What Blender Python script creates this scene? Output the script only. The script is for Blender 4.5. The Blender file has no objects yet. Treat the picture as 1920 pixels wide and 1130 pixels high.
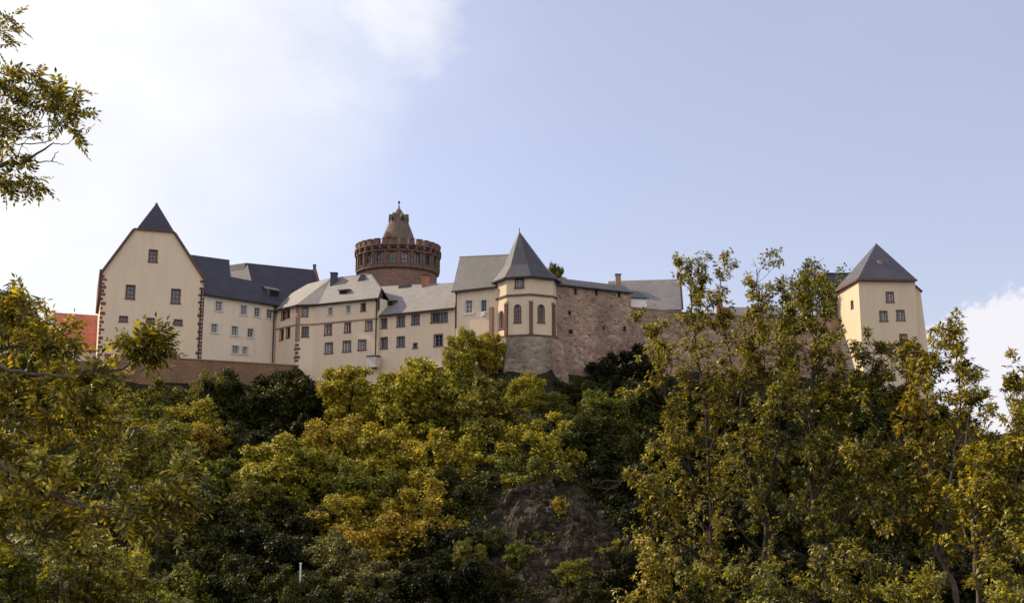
import bpy, bmesh, math, random
import numpy as np
from mathutils import Vector, noise
from mathutils.geometry import tessellate_polygon
R = math.radians
S = bpy.context.scene
COL = S.collection

# ------------------------------------------------------------------ camera
F = 2059.0                      # focal length in pixels of the 1920 px wide photograph
PITCH = R(10.0)
cam = bpy.data.cameras.new("camera"); camo = bpy.data.objects.new("camera", cam); COL.objects.link(camo)
cam.sensor_width = 36.0; cam.lens = 36.0 * F / 1920.0; cam.clip_start = 0.1; cam.clip_end = 20000
camo.location = (0, 0, 0); camo.rotation_euler = (R(90) + PITCH, 0, 0)
S.camera = camo

# ------------------------------------------------------------------ sun, sky, exposure
SUN_AZ = R(-65)                 # from +Y towards +X
SUN_EL = R(36)
SUN = Vector((math.sin(SUN_AZ) * math.cos(SUN_EL), math.cos(SUN_AZ) * math.cos(SUN_EL), math.sin(SUN_EL)))
sl = bpy.data.lights.new("sun", 'SUN'); sl.energy = 4.9; sl.angle = R(0.55); sl.color = (1.0, 0.84, 0.60)
so = bpy.data.objects.new("sun", sl); COL.objects.link(so); so.rotation_euler = SUN.to_track_quat('Z', 'Y').to_euler()
S.view_settings.view_transform = 'Standard'; S.view_settings.look = 'None'
S.view_settings.gamma = 1.0; S.view_settings.exposure = 0.3; S.view_settings.use_curve_mapping = False

W = bpy.data.worlds.new("World"); S.world = W; W.use_nodes = True
def world():
    nt = W.node_tree; nt.nodes.clear(); N = nt.nodes.new; L = nt.links.new
    out = N('ShaderNodeOutputWorld'); bg = N('ShaderNodeBackground'); bg.inputs[1].default_value = 0.12
    sky = N('ShaderNodeTexSky'); sky.sky_type = 'NISHITA'; sky.sun_disc = False
    sky.sun_elevation = SUN_EL; sky.sun_rotation = SUN_AZ; sky.air_density = 1.0; sky.dust_density = 1.2; sky.ozone_density = 1.6
    tc = N('ShaderNodeTexCoord')
    def dotdir(az, el):
        v = Vector((math.sin(R(az)) * math.cos(R(el)), math.cos(R(az)) * math.cos(R(el)), math.sin(R(el))))
        n = N('ShaderNodeVectorMath'); n.operation = 'DOT_PRODUCT'; L(tc.outputs['Generated'], n.inputs[0]); n.inputs[1].default_value = v
        return n.outputs['Value']
    def m(op, a, b=None, c=None):
        n = N('ShaderNodeMath'); n.operation = op
        for i, x in enumerate((a, b, c)):
            if x is None: continue
            if isinstance(x, (int, float)): n.inputs[i].default_value = x
            else: L(x, n.inputs[i])
        return n.outputs[0]
    def ss(x, a, b):
        n = N('ShaderNodeMapRange'); n.interpolation_type = 'SMOOTHSTEP'; L(x, n.inputs[0]); n.inputs[1].default_value = a; n.inputs[2].default_value = b
        return n.outputs[0]
    def nz(scale, detail, rough, stretch=(1, 1, 1), off=(0, 0, 0)):
        mp = N('ShaderNodeMapping'); L(tc.outputs['Generated'], mp.inputs[0]); mp.inputs['Scale'].default_value = stretch; mp.inputs['Location'].default_value = off
        n = N('ShaderNodeTexNoise'); L(mp.outputs[0], n.inputs['Vector']); n.inputs['Scale'].default_value = scale; n.inputs['Detail'].default_value = detail; n.inputs['Roughness'].default_value = rough
        return n.outputs['Fac']
    n1 = nz(3.0, 6, 0.55, (1, 1, 1.6)); n2 = nz(9.0, 5, 0.6, (1, 1, 1.5), (3, 1, 2))
    veil = m('ADD', m('MULTIPLY', m('SUBTRACT', n1, 0.5), 0.22), m('MULTIPLY', m('SUBTRACT', n2, 0.5), 0.05))
    # bank of bright cloud round the sun, thinning away from it
    a = ss(m('ADD', dotdir(-42, 30), m('MULTIPLY', veil, 0.5)), 0.70, 0.975)
    # small cloud high above the round tower
    b = m('MULTIPLY', ss(m('ADD', dotdir(-6.5, 28.3), m('MULTIPLY', veil, 0.15)), 0.986, 0.9997), 0.85)
    # cumulus low behind the stair tower
    c = ss(m('ADD', m('ADD', dotdir(30.0, 1.0), m('MULTIPLY', veil, 0.10)), m('MULTIPLY', m('SUBTRACT', nz(22, 6, 0.62), 0.5), 0.02)), 0.9830, 0.9866)
    # cloud added behind the viewer, out of view, to brighten the front walls
    e = ss(m('ADD', dotdir(170, 22), m('MULTIPLY', veil, 1.2)), -0.05, 0.8)
    haze_w = m('ADD', 0.36, m('MULTIPLY', nz(2.2, 7, 0.6, (1, 1, 3.0), (5, 2, 7)), 0.1))                                          # thin cirrus over the whole sky
    cov = m('MAXIMUM', m('MAXIMUM', m('MAXIMUM', a, b), e), m('MAXIMUM', c, haze_w))
    mul = N('ShaderNodeMix'); mul.data_type = 'RGBA'; mul.blend_type = 'MULTIPLY'; mul.inputs[0].default_value = 1
    L(sky.outputs[0], mul.inputs[6]); mul.inputs[7].default_value = (1.14, 1.05, 1.2, 1)
    br = m('ADD', m('ADD', 5.6, m('ADD', m('MULTIPLY', a, m('ADD', 1.5, m('MULTIPLY', m('SUBTRACT', n1, 0.5), 3.4))), m('MULTIPLY', m('MAXIMUM', b, c), 0.9))), m('MULTIPLY', e, 2.3))
    cc = N('ShaderNodeCombineColor'); L(m('MULTIPLY', br, m('ADD', 0.955, m('MULTIPLY', a, 0.045))), cc.inputs[0]); L(m('MULTIPLY', br, m('ADD', 0.94, m('MULTIPLY', a, 0.06))), cc.inputs[1]); L(br, cc.inputs[2])
    mx = N('ShaderNodeMix'); mx.data_type = 'RGBA'; L(cov, mx.inputs[0]); L(mul.outputs[2], mx.inputs[6]); L(cc.outputs[0], mx.inputs[7])
    L(mx.outputs[2], bg.inputs[0]); L(bg.outputs[0], out.inputs[0])
world()

# ------------------------------------------------------------------ pixel -> world helpers
def ray(u, v):
    a = (u - 960) / F; b = (565 - v) / F
    return Vector((a, math.cos(PITCH) - b * math.sin(PITCH), math.sin(PITCH) + b * math.cos(PITCH)))
def P(u, v, Y):
    r = ray(u, v); return r * (Y / r.y)
def C(u, Y, v=610):
    p = P(u, v, Y); return Vector((p.x, p.y))
def onplane(p0, n, u, v):
    r = ray(u, v); return r * (p0.dot(n) / r.dot(n))

# ------------------------------------------------------------------ node material helper
def new_mat(name):
    m = bpy.data.materials.new(name); m.use_nodes = True; nt = m.node_tree; nt.nodes.clear()
    out = nt.nodes.new('ShaderNodeOutputMaterial'); return m, nt, out
def noise_node(nt, vec, scale, detail=4, rough=0.55):
    n = nt.nodes.new('ShaderNodeTexNoise'); nt.links.new(vec, n.inputs['Vector']); n.inputs['Scale'].default_value = scale
    n.inputs['Detail'].default_value = detail; n.inputs['Roughness'].default_value = rough; return n.outputs['Fac']
def ramp(nt, fac, stops):
    n = nt.nodes.new('ShaderNodeValToRGB'); nt.links.new(fac, n.inputs[0]); e = n.color_ramp.elements
    while len(e) < len(stops): e.new(0.5)
    for i, (p, c) in enumerate(stops): e[i].position = p; e[i].color = (*c, 1)
    return n.outputs[0]
def mix(nt, fac, a, b, mode='MIX'):
    n = nt.nodes.new('ShaderNodeMix'); n.data_type = 'RGBA'; n.blend_type = mode
    for s, x in ((0, fac), (6, a), (7, b)):
        if isinstance(x, (int, float)): n.inputs[s].default_value = x
        elif isinstance(x, tuple): n.inputs[s].default_value = (*x, 1)
        else: nt.links.new(x, n.inputs[s])
    return n.outputs[2]
def mth(nt, op, a, b=0.0):
    n = nt.nodes.new('ShaderNodeMath'); n.operation = op
    for i, x in enumerate((a, b)):
        if isinstance(x, (int, float)): n.inputs[i].default_value = x
        else: nt.links.new(x, n.inputs[i])
    return n.outputs[0]
def pos(nt, scale=(1, 1, 1)):
    g = nt.nodes.new('ShaderNodeNewGeometry'); mp = nt.nodes.new('ShaderNodeMapping'); nt.links.new(g.outputs['Position'], mp.inputs[0])
    mp.inputs['Scale'].default_value = scale; return mp.outputs[0]
def bsdf(nt, out, col, rough=0.85, bump=None, bs=0.3, bd=0.05, spec=0.3):
    p = nt.nodes.new('ShaderNodeBsdfPrincipled'); p.inputs['Roughness'].default_value = rough; p.inputs['Specular IOR Level'].default_value = spec
    if isinstance(col, tuple): p.inputs['Base Color'].default_value = (*col, 1)
    else: nt.links.new(col, p.inputs['Base Color'])
    if bump is not None:
        b = nt.nodes.new('ShaderNodeBump'); b.inputs['Strength'].default_value = bs; b.inputs['Distance'].default_value = bd
        nt.links.new(bump, b.inputs['Height']); nt.links.new(b.outputs[0], p.inputs['Normal'])
    nt.links.new(p.outputs[0], out.inputs[0]); return p
def plaster(name, base, stain, patch=None, amt=0.7):
    m, nt, out = new_mat(name)
    v = pos(nt); n1 = noise_node(nt, v, 0.35, 5, 0.6); n2 = noise_node(nt, pos(nt, (1.6, 1.6, 0.22)), 1.0, 5, 0.65); n3 = noise_node(nt, v, 7, 3)
    c = mix(nt, ramp(nt, n1, [(0.35, (0, 0, 0)), (0.7, (amt, amt, amt))]), base, patch or stain)
    c = mix(nt, ramp(nt, n2, [(0.45, (0, 0, 0)), (0.78, (0.6, 0.6, 0.6))]), c, stain)
    c = mix(nt, ramp(nt, n3, [(0.3, (0.0, 0.0, 0.0)), (0.8, (0.22, 0.22, 0.22))]), c, stain)
    bsdf(nt, out, c, 0.92, n3, 0.25, 0.03); return m
def slate(name, c0, c1, spec=0.4):
    m, nt, out = new_mat(name)
    b = nt.nodes.new('ShaderNodeTexBrick'); sx = nt.nodes.new('ShaderNodeSeparateXYZ'); g = nt.nodes.new('ShaderNodeNewGeometry'); nt.links.new(g.outputs['Position'], sx.inputs[0])
    cb = nt.nodes.new('ShaderNodeCombineXYZ'); nt.links.new(mth(nt, 'SUBTRACT', sx.outputs[0], mth(nt, 'MULTIPLY', sx.outputs[1], 0.6)), cb.inputs[0]); nt.links.new(sx.outputs[2], cb.inputs[1])
    nt.links.new(cb.outputs[0], b.inputs['Vector']); b.inputs['Scale'].default_value = 1.0; b.inputs['Brick Width'].default_value = 0.42; b.inputs['Row Height'].default_value = 0.2
    b.inputs['Mortar Size'].default_value = 0.012; b.inputs['Color1'].default_value = (*c0, 1); b.inputs['Color2'].default_value = (*c1, 1)
    b.inputs['Mortar'].default_value = (c0[0] * 0.6, c0[1] * 0.6, c0[2] * 0.6, 1)
    n = noise_node(nt, pos(nt), 0.5, 5, 0.65)
    n2 = noise_node(nt, pos(nt, (2.2, 2.2, 0.4)), 1.0, 5, 0.6)
    c = mix(nt, ramp(nt, n, [(0.4, (0, 0, 0)), (0.75, (0.45, 0.45, 0.45))]), b.outputs['Color'], tuple(x * 1.45 for x in c1))
    c = mix(nt, ramp(nt, n2, [(0.52, (0, 0, 0)), (0.72, (0.5, 0.5, 0.5))]), c, tuple(x * 0.62 for x in c0))
    bsdf(nt, out, c, 0.62, b.outputs['Fac'], 0.4, -0.03, spec); return m
def rubble(name, stones, mortar, scale=2.4, weath=(0.12, 0.1, 0.08), w_amt=0.6):
    m, nt, out = new_mat(name)
    v = pos(nt, (1, 1, 1.7)); vo = nt.nodes.new('ShaderNodeTexVoronoi'); vo.inputs['Scale'].default_value = scale; nt.links.new(v, vo.inputs['Vector'])
    ve = nt.nodes.new('ShaderNodeTexVoronoi'); ve.feature = 'DISTANCE_TO_EDGE'; ve.inputs['Scale'].default_value = scale; nt.links.new(v, ve.inputs['Vector'])
    s = nt.nodes.new('ShaderNodeSeparateColor'); nt.links.new(vo.outputs['Color'], s.inputs[0])
    c = ramp(nt, s.outputs[0], [(i / max(1, len(stones) - 1), k) for i, k in enumerate(stones)])
    e = ramp(nt, ve.outputs['Distance'], [(0.02, (1, 1, 1)), (0.09, (0, 0, 0))])
    c = mix(nt, e, c, mortar)
    n = noise_node(nt, pos(nt, (1, 1, 0.5)), 0.3, 6, 0.65); n2 = noise_node(nt, pos(nt), 1.1, 5, 0.6)
    c = mix(nt, ramp(nt, n, [(0.42, (0, 0, 0)), (0.72, (w_amt,) * 3)]), c, weath)
    c = mix(nt, ramp(nt, n2, [(0.45, (0, 0, 0)), (0.7, (0.5,) * 3)]), c, mortar)
    bsdf(nt, out, c, 0.95, ve.outputs['Distance'], 0.8, 0.12); return m
def plain(name, col, rough=0.8, var=0.35, sc=1.5, spec=0.3):
    m, nt, out = new_mat(name); n = noise_node(nt, pos(nt), sc, 5, 0.6)
    c = mix(nt, ramp(nt, n, [(0.3, (0, 0, 0)), (0.75, (1, 1, 1))]), col, tuple(x * (1 - var) for x in col))
    bsdf(nt, out, c, rough, n, 0.2, 0.02, spec); return m
M = {}
M['plaster_warm'] = plaster('plaster_warm', (0.73, 0.57, 0.40), (0.58, 0.46, 0.34), (0.71, 0.585, 0.45))
M['plaster_pale'] = plaster('plaster_pale', (0.76, 0.635, 0.48), (0.57, 0.465, 0.36), (0.70, 0.60, 0.49))
M['plaster_ochre'] = plaster('plaster_ochre', (0.66, 0.53, 0.375), (0.52, 0.41, 0.29), (0.62, 0.50, 0.36))
M['slate'] = slate('slate', (0.027, 0.025, 0.038), (0.037, 0.034, 0.048))  # same slate with shade put into the colour, for roofs turned from the sun
M['slate_blue'] = slate('slate_blue', (0.05, 0.048, 0.064), (0.066, 0.063, 0.08))
M['slate_sunlit'] = slate('slate_sunlit', (0.155, 0.142, 0.142), (0.19, 0.172, 0.17))  # same slate with sunlight put into the colour, for the lit roofs
M['slate_mid'] = slate('slate_mid', (0.072, 0.070, 0.073), (0.092, 0.089, 0.092))
M['rubble'] = rubble('rubble_stone', [(0.40, 0.26, 0.18), (0.20, 0.11, 0.085), (0.50, 0.36, 0.25), (0.32, 0.16, 0.12), (0.17, 0.125, 0.095)], (0.38, 0.29, 0.21), 2.0, (0.11, 0.08, 0.06), 0.85)
M['rubble_grey'] = rubble('grey_footing_stone', [(0.28, 0.225, 0.17), (0.15, 0.12, 0.09), (0.36, 0.29, 0.22), (0.2, 0.15, 0.115)], (0.28, 0.23, 0.17), 1.7, (0.10, 0.10, 0.08), 0.8)
M['terrace'] = rubble('brown_terrace_stone', [(0.26, 0.15, 0.08), (0.22, 0.12, 0.065), (0.30, 0.18, 0.10)], (0.24, 0.15, 0.09), 3.0, (0.10, 0.07, 0.045), 0.7)
M['tower_stone'] = rubble('tower_stone', [(0.23, 0.135, 0.10), (0.17, 0.105, 0.085), (0.28, 0.175, 0.13)], (0.25, 0.15, 0.11), 2.4, (0.10, 0.07, 0.06), 0.5)
M['tower_trim'] = plain('tower_trim', (0.20, 0.125, 0.09), 0.9, 0.6, 2.0)
M['cone_stone'] = plain('cone_stone', (0.165, 0.125, 0.095), 0.9, 0.5, 1.2)
M['sandstone'] = plain('red_sandstone', (0.20, 0.10, 0.075), 0.9, 0.5, 3.0)
M['brown_stone'] = plain('brown_stone', (0.17, 0.09, 0.065), 0.9, 0.4, 3.0)
M['pale_stone'] = plain('pale_window_stone', (0.62, 0.58, 0.50), 0.9, 0.2, 3.0)
M['string'] = plain('string_course_stone', (0.36, 0.22, 0.15), 0.9, 0.4, 3.0)
M['gutter'] = plain('dark_metal', (0.035, 0.028, 0.028), 0.5, 0.3, 3.0)
M['frame_white'] = plain('white_sash', (0.55, 0.54, 0.52), 0.6, 0.1)
M['frame_brown'] = plain('brown_sash', (0.12, 0.085, 0.07), 0.6, 0.2)
M['frame_blue'] = plain('blue_grey_sash', (0.22, 0.25, 0.33), 0.6, 0.2)
M['dark'] = plain('opening_shade', (0.012, 0.011, 0.012), 0.9, 0.2)  # near-black stands in for the shade inside openings
M['curtain'] = plain('curtained_glass', (0.19, 0.19, 0.22), 0.25, 0.5, 2.0, 0.6)
M['brick'] = plain('chimney_brick', (0.42, 0.17, 0.10), 0.9, 0.4, 3.0)
M['red_tile'] = slate('red_tile', (0.45, 0.13, 0.07), (0.56, 0.18, 0.10))
M['lead'] = plain('lead', (0.05, 0.06, 0.075), 0.5, 0.2)
M['white'] = plain('white_paint', (0.75, 0.73, 0.70), 0.7, 0.1)
def glass():
    m, nt, out = new_mat('window_glass'); n = noise_node(nt, pos(nt), 1.3, 2)
    bsdf(nt, out, ramp(nt, n, [(0.35, (0.012, 0.012, 0.016)), (0.7, (0.07, 0.075, 0.10))]), 0.12, n, 0.05, 0.03, 0.8); return m  # blue-grey patches put sky reflection into the pane colour
M['glass'] = glass()

# ------------------------------------------------------------------ objects
LOC = {}
def wloc(o): return LOC.get(o.name, Vector((0, 0, 0)))
def tag(o, label, cat, group=None, kind=None):
    if label: o['label'] = label
    if cat: o['category'] = cat
    if group: o['group'] = group
    if kind: o['kind'] = kind
    return o
def thing(name, label, cat, loc, group=None):
    o = bpy.data.objects.new(name, None); COL.objects.link(o); o.location = loc; o.empty_display_size = 0.5
    LOC[o.name] = Vector(loc); return tag(o, label, cat, group)
def link(name, me, mats, parent=None):
    o = bpy.data.objects.new(name, me)
    for m in (mats if isinstance(mats, (list, tuple)) else [mats]): me.materials.append(m)
    COL.objects.link(o)
    if parent is not None:
        o.parent = parent; LOC[o.name] = wloc(parent)
    return o
class MB:
    def __init__(s): s.v = []; s.f = []; s.i = []
    def poly(s, pts, mi=0):
        k = len(s.v); s.v += [Vector(p) for p in pts]; s.f.append(list(range(k, k + len(pts)))); s.i.append(mi)
    def prism(s, pts, vec, mi=0):
        a = [Vector(p) for p in pts]; b = [p + Vector(vec) for p in a]; k = len(s.v); n = len(a); s.v += a + b
        s.f.append(list(range(k, k + n))[::-1]); s.f.append(list(range(k + n, k + 2 * n))); s.i += [mi, mi]
        for j in range(n): s.f.append([k + j, k + (j + 1) % n, k + n + (j + 1) % n, k + n + j]); s.i.append(mi)
    def box(s, o, ax, ay, az, mi=0):
        o = Vector(o); s.prism([o, o + ax, o + ax + ay, o + ay], az, mi)
    def slab(s, pts, t=0.16, mi=0):
        a, b, c = [Vector(p) for p in pts[:3]]; n = (b - a).cross(c - a).normalized()
        if n.z < 0: n = -n
        s.prism(pts, -n * t, mi)
    def bar(s, p, q, w, h=None, mi=0, up=Vector((0, 0, 1))):
        p, q = Vector(p), Vector(q); d = (q - p).normalized(); x = d.cross(up)
        if x.length < 1e-3: x = Vector((1, 0, 0))
        x.normalize(); y = x.cross(d); h = h or w
        s.prism([p - x * w / 2 - y * h / 2, p + x * w / 2 - y * h / 2, p + x * w / 2 + y * h / 2, p - x * w / 2 + y * h / 2], q - p, mi)
    def lathe(s, c, prof, n=32, mi=0, ph=0.0):
        k = len(s.v); m = len(prof)
        for r, z in prof:
            for j in range(n):
                a = 2 * math.pi * j / n + ph; s.v.append(Vector((c.x + r * math.cos(a), c.y + r * math.sin(a), z)))
        for i in range(m - 1):
            for j in range(n):
                a = k + i * n; b = k + (i + 1) * n; s.f.append([a + j, a + (j + 1) % n, b + (j + 1) % n, b + j]); s.i.append(mi)
    def build(s, name, mats, parent=None, recalc=True, smooth=False):
        me = bpy.data.meshes.new(name); off = wloc(parent) if parent is not None else Vector((0, 0, 0))
        me.from_pydata([tuple(p - off) for p in s.v], [], s.f)
        for p, i in zip(me.polygons, s.i): p.material_index = i; p.use_smooth = smooth
        if recalc:
            bm = bmesh.new(); bm.from_mesh(me); bmesh.ops.remove_doubles(bm, verts=bm.verts, dist=1e-4); bmesh.ops.recalc_face_normals(bm, faces=bm.faces); bm.to_mesh(me); bm.free()
        return link(name, me, mats, parent)
UP = Vector((0, 0, 1))
class Fac:
    "a vertical wall plane from plan point a to plan point b, outward normal to the right of travel"
    def __init__(s, a, b):
        s.a = Vector((a[0], a[1], 0)); s.b = Vector((b[0], b[1], 0)); s.L = (s.b - s.a).length; s.d = (s.b - s.a).normalized()
        s.n = Vector((s.d.y, -s.d.x, 0)); s.holes = []
    def p(s, t, z, o=0.0): return s.a + s.d * t + s.n * o + UP * z
    def px3(s, u, v, o=0.0): return onplane(s.a + s.n * o, s.n, u, v)
    def px(s, u, v, o=0.0):
        q = s.px3(u, v, o); return ((q - s.a).dot(s.d), q.z)
    def box(s, mb, t0, t1, z0, z1, o0, o1, mi=0): mb.box(s.p(t0, z0, o0), s.d * (t1 - t0), s.n * (o1 - o0), UP * (z1 - z0), mi)
    def wall(s, mb, outline, mi=0, depth=0.24):
        loops = [[Vector((x, y, 0)) for x, y in outline]] + [[Vector((x, y, 0)) for x, y in h] for h in s.holes]
        flat = [q for l in loops for q in l]
        k = len(mb.v); mb.v += [s.p(q.x, q.y) for q in flat]
        for t in tessellate_polygon(loops): mb.f.append([k + i for i in t]); mb.i.append(mi)
        for h in s.holes:
            for i in range(len(h)):
                (x0, z0), (x1, z1) = h[i], h[(i + 1) % len(h)]
                mb.poly([s.p(x0, z0), s.p(x1, z1), s.p(x1, z1, -depth), s.p(x0, z0, -depth)], mi)
def window(root, fc, u, v, w, h, sur='pale_stone', frame='frame_white', pane='glass', arch=False, cols=2, rows=3, sw=0.13, name='window', open_=False):
    t0, _ = fc.px(u - w / 2, v); t1, _ = fc.px(u + w / 2, v); _, z1 = fc.px(u, v - h / 2); _, z0 = fc.px(u, v + h / 2)
    return window_at(root, fc, t0, t1, z0, z1, sur, frame, pane, arch, cols, rows, sw, name, open_)
def window_at(root, fc, t0, t1, z0, z1, sur, frame, pane, arch=False, cols=2, rows=3, sw=0.13, name='window', open_=False):
    tc = (t0 + t1) / 2; r = (t1 - t0) / 2
    if arch:
        top = [(tc + r * math.cos(a), z1 - r + r * math.sin(a)) for a in [math.pi * i / 8 for i in range(9)]]
        outl = [(t0, z0), (t1, z0)] + top
    else: outl = [(t0, z0), (t1, z0), (t1, z1), (t0, z1)]
    fc.holes.append(outl)
    f = MB(); g = 0.055; zz = z1 - (r if arch else 0)
    fc.box(f, t0, t0 + g, z0, zz, -0.19, -0.12); fc.box(f, t1 - g, t1, z0, zz, -0.19, -0.12); fc.box(f, t0 + g, t1 - g, z0, z0 + g, -0.19, -0.12)
    if not arch: fc.box(f, t0 + g, t1 - g, z1 - g, z1, -0.19, -0.12)
    else:
        for i in range(8):
            a, b = top[i], top[i + 1]; f.bar(fc.p(a[0], a[1] - 0.02, -0.155), fc.p(b[0], b[1] - 0.02, -0.155), g, 0.06)
    for i in range(1, cols):
        x = t0 + (t1 - t0) * i / cols; fc.box(f, x - 0.028, x + 0.028, z0 + g, (z1 - g) if not arch or i * 2 == cols else zz, -0.185, -0.115)
    for i in range(1, rows):
        z = z0 + (zz - z0) * i / rows; fc.box(f, t0 + g, t1 - g, z - 0.02, z + 0.02, -0.18, -0.125)
    wo = f.build(name, M[frame], root, recalc=False)
    pn = MB(); pn.poly([fc.p(x, z, -0.2) for x, z in outl]); pn.build('pane', M['dark' if open_ else pane], wo, recalc=False)
    if sur:
        sb = MB(); q = 0.045
        if sw > 0:
            fc.box(sb, t0 - sw, t0, z0, zz, -0.03, q); fc.box(sb, t1, t1 + sw, z0, zz, -0.03, q)
            fc.box(sb, t0 - sw - 0.06, t1 + sw + 0.06, z0 - sw, z0, -0.03, q + 0.04)
            if not arch: fc.box(sb, t0 - sw, t1 + sw, z1, z1 + sw, -0.03, q)
            else:
                for i in range(8):
                    a0, a1 = math.pi * i / 8, math.pi * (i + 1) / 8
                    quad = [(tc + rr * math.cos(a), z1 - r + rr * math.sin(a)) for rr, a in ((r, a0), (r + sw, a0), (r + sw, a1), (r, a1))]
                    sb.prism([fc.p(x, z, -0.03) for x, z in quad], fc.n * (q + 0.03))
        sb.build('surround', M[sur], wo, recalc=False)
    return wo
def gutter(root, pts, name='gutter', r=0.09, mat='gutter'):
    m = MB()
    for a, b in zip(pts[:-1], pts[1:]): m.bar(a, b, r * 2, r * 1.7)
    return m.build(name, M[mat], root, recalc=False)
def downpipe(root, fc, u, v0, v1, mat='gutter', o=0.1, r=0.06):
    a = fc.px3(u, v0, o); b = Vector((a.x, a.y, fc.px3(u, v1, o).z)); m = MB(); m.bar(a, b, r * 2)
    m.bar(a, a + UP * 0.35 - fc.n * 0.0 + fc.n * 0.25, r * 2)
    return m.build('downpipe', M[mat], root, recalc=False)
def chimney(root, c, w, h, mat='brick', d=None, cap='gutter', name='chimney'):
    d = d or w; m = MB(); m.box(c - Vector((w / 2, d / 2, 0.8)), Vector((w, 0, 0)), Vector((0, d, 0)), UP * (h + 0.8))
    o = m.build(name, M[mat], root); k = MB(); k.box(c + Vector((-w / 2 - 0.06, -d / 2 - 0.06, h)), Vector((w + 0.12, 0, 0)), Vector((0, d + 0.12, 0)), UP * 0.12)
    k.build('chimney_cap', M[cap], o); return o
def dormer(root, fc, p, w, h, m=0.95, m2=0.3, mat='slate_mid', name='dormer'):
    "shed dormer: p is the middle of the foot of its front on the roof"
    b = -fc.n; D = h / (m - m2); d = fc.d; o = p - d * w / 2
    k = MB(); k.prism([o - UP * 0.1, o + UP * h, o + b * D + UP * (h + m2 * D), o + b * D * 0.9], d * w)
    ob = k.build(name, M[mat], root)
    t = MB(); t.slab([o - d * 0.12 + UP * (h + 0.07) - b * 0.15, o + d * (w + 0.12) + UP * (h + 0.07) - b * 0.15, o + d * (w + 0.12) + b * (D + 0.1) + UP * (h + m2 * D + 0.1), o - d * 0.12 + b * (D + 0.1) + UP * (h + m2 * D + 0.1)], 0.08)
    t.build('dormer_roof', M[mat], ob)
    g = MB(); g.box(o + d * w * 0.12 + UP * 0.04 - b * 0.03, d * w * 0.76, b * 0.06, UP * (h - 0.12)); g.build('window', M['dark'], ob)
    return ob
def quoins(root, fc, t, side, z0, z1, long=0.5, short=0.28, mat='sandstone', gap=0.14, bh=0.3, seed=1):
    rnd = random.Random(seed); m = MB(); z = z0; i = 0
    while z < z1 - bh:
        hh = bh * rnd.uniform(0.7, 1.2); ln = (long if i % 2 else short) * rnd.uniform(0.8, 1.15)
        if side > 0: fc.box(m, t - 0.02, t + ln, z, z + hh, -0.1, 0.035)
        else: fc.box(m, t - ln, t + 0.02, z, z + hh, -0.1, 0.035)
        z += hh + gap * rnd.uniform(0.5, 1.6); i += 1
    return m.build('quoins', M[mat], root, recalc=False)
def course(root, segs, h=0.16, o=0.07, mat='string', name='string_course'):
    m = MB()
    for fc, t0, t1, z in segs: fc.box(m, t0, t1, z - h / 2, z + h / 2, -0.05, o)
    return m.build(name, M[mat], root, recalc=False)

# ================================================================== 1. TERRAIN
YE = [(-3000, 112), (-75, 112), (-44, 113.5), (-37, 114.6), (-25, 121.5), (-23, 124), (-15, 119.8), (-6, 114.2), (-2.5, 110.8), (0, 109.4), (4.3, 109.6), (5.5, 112), (12, 116.4), (25, 121), (36, 123), (38, 117), (45, 117.5), (60, 122), (3000, 125)]
ZT = [(-3000, -13), (-160, 0), (-90, 10.5), (-60, 12.2), (-44, 13.2), (-37, 10.5), (-24, 10.9), (-15, 11.2), (-5, 12.0), (4, 11.6), (14, 11.5), (30, 11), (44, 10.0), (52, 6), (70, 0), (110, -8), (3000, -13)]
def lut(T, x):
    for (a, fa), (b, fb) in zip(T[:-1], T[1:]):
        if x <= b: return fa + (fb - fa) * max(0, (x - a)) / (b - a)
    return T[-1][1]
def sstep(a, b, x):
    t = min(1, max(0, (x - a) / (b - a))); return t * t * (3 - 2 * t)
def cliff_mask(x, y):
    # bare rock below the chapel tower, widening towards the foot of the slope
    hw = 8.2 + (y - 78) * -0.34; wob = 2.6 * noise.noise(Vector((x * 0.22, y * 0.3, 3))) + 1.8 * noise.noise(Vector((x * 0.6, y * 0.6, 8)))
    hole = sstep(0.12, 0.3, noise.noise(Vector((x * 0.38, y * 0.5, 21))))
    return sstep(hw + 0.8, hw - 0.8, abs(x - 4.4) + wob) * sstep(75, 76.5, y) * sstep(94 + wob, 90 + wob, y) * (1 - 0.95 * hole)
def ground(x, y, fine=True):
    near = -1.7 - 8.0 * sstep(4, 26, y) - 3.0 * sstep(26, 60, y)
    if y < 2: near = -1.7
    foot = 74.0; ye = lut(YE, x); zt = lut(ZT, x)
    if y < foot: z = near
    elif y < ye:
        s = (y - foot) / (ye - foot); z = -12.7 + (zt + 12.7) * (0.25 * s + 0.75 * s ** 0.8)
        cm = cliff_mask(x, y)
        if cm > 0.01 and fine:
            d = noise.voronoi(Vector((x * 0.42 + y * 0.1, y * 0.5, z * 0.25)))[0]; e = noise.voronoi(Vector((x * 1.3, y * 1.1, z * 0.9 + 5)))[0]
            z += cm * (1.0 * (d[1] - d[0]) - 0.3 + 0.7 * (e[1] - e[0]) + 1.3 * noise.fractal(Vector((x * 0.3, y * 0.35, 4)), 0.8, 2.1, 3))
    else:
        inner = 14.1 if x < 36 else lut([(36, 14.1), (46, 10.5), (56, 6), (75, -1), (110, -8), (400, -13)], x)
        if x < -48: inner = lut([(-400, -12), (-90, 9.0), (-48, 14.1)], x)
        z = zt + (inner - zt) * sstep(0, 3.0 if x < 44 else 12, y - ye)
        z = z + (-13 - z) * sstep(175, 260, y)
    if fine and y > 3: z += 0.35 * noise.noise(Vector((x * 0.18, y * 0.18, 0))) + 0.12 * noise.noise(Vector((x * 0.9, y * 0.9, 5)))
    return z
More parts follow.
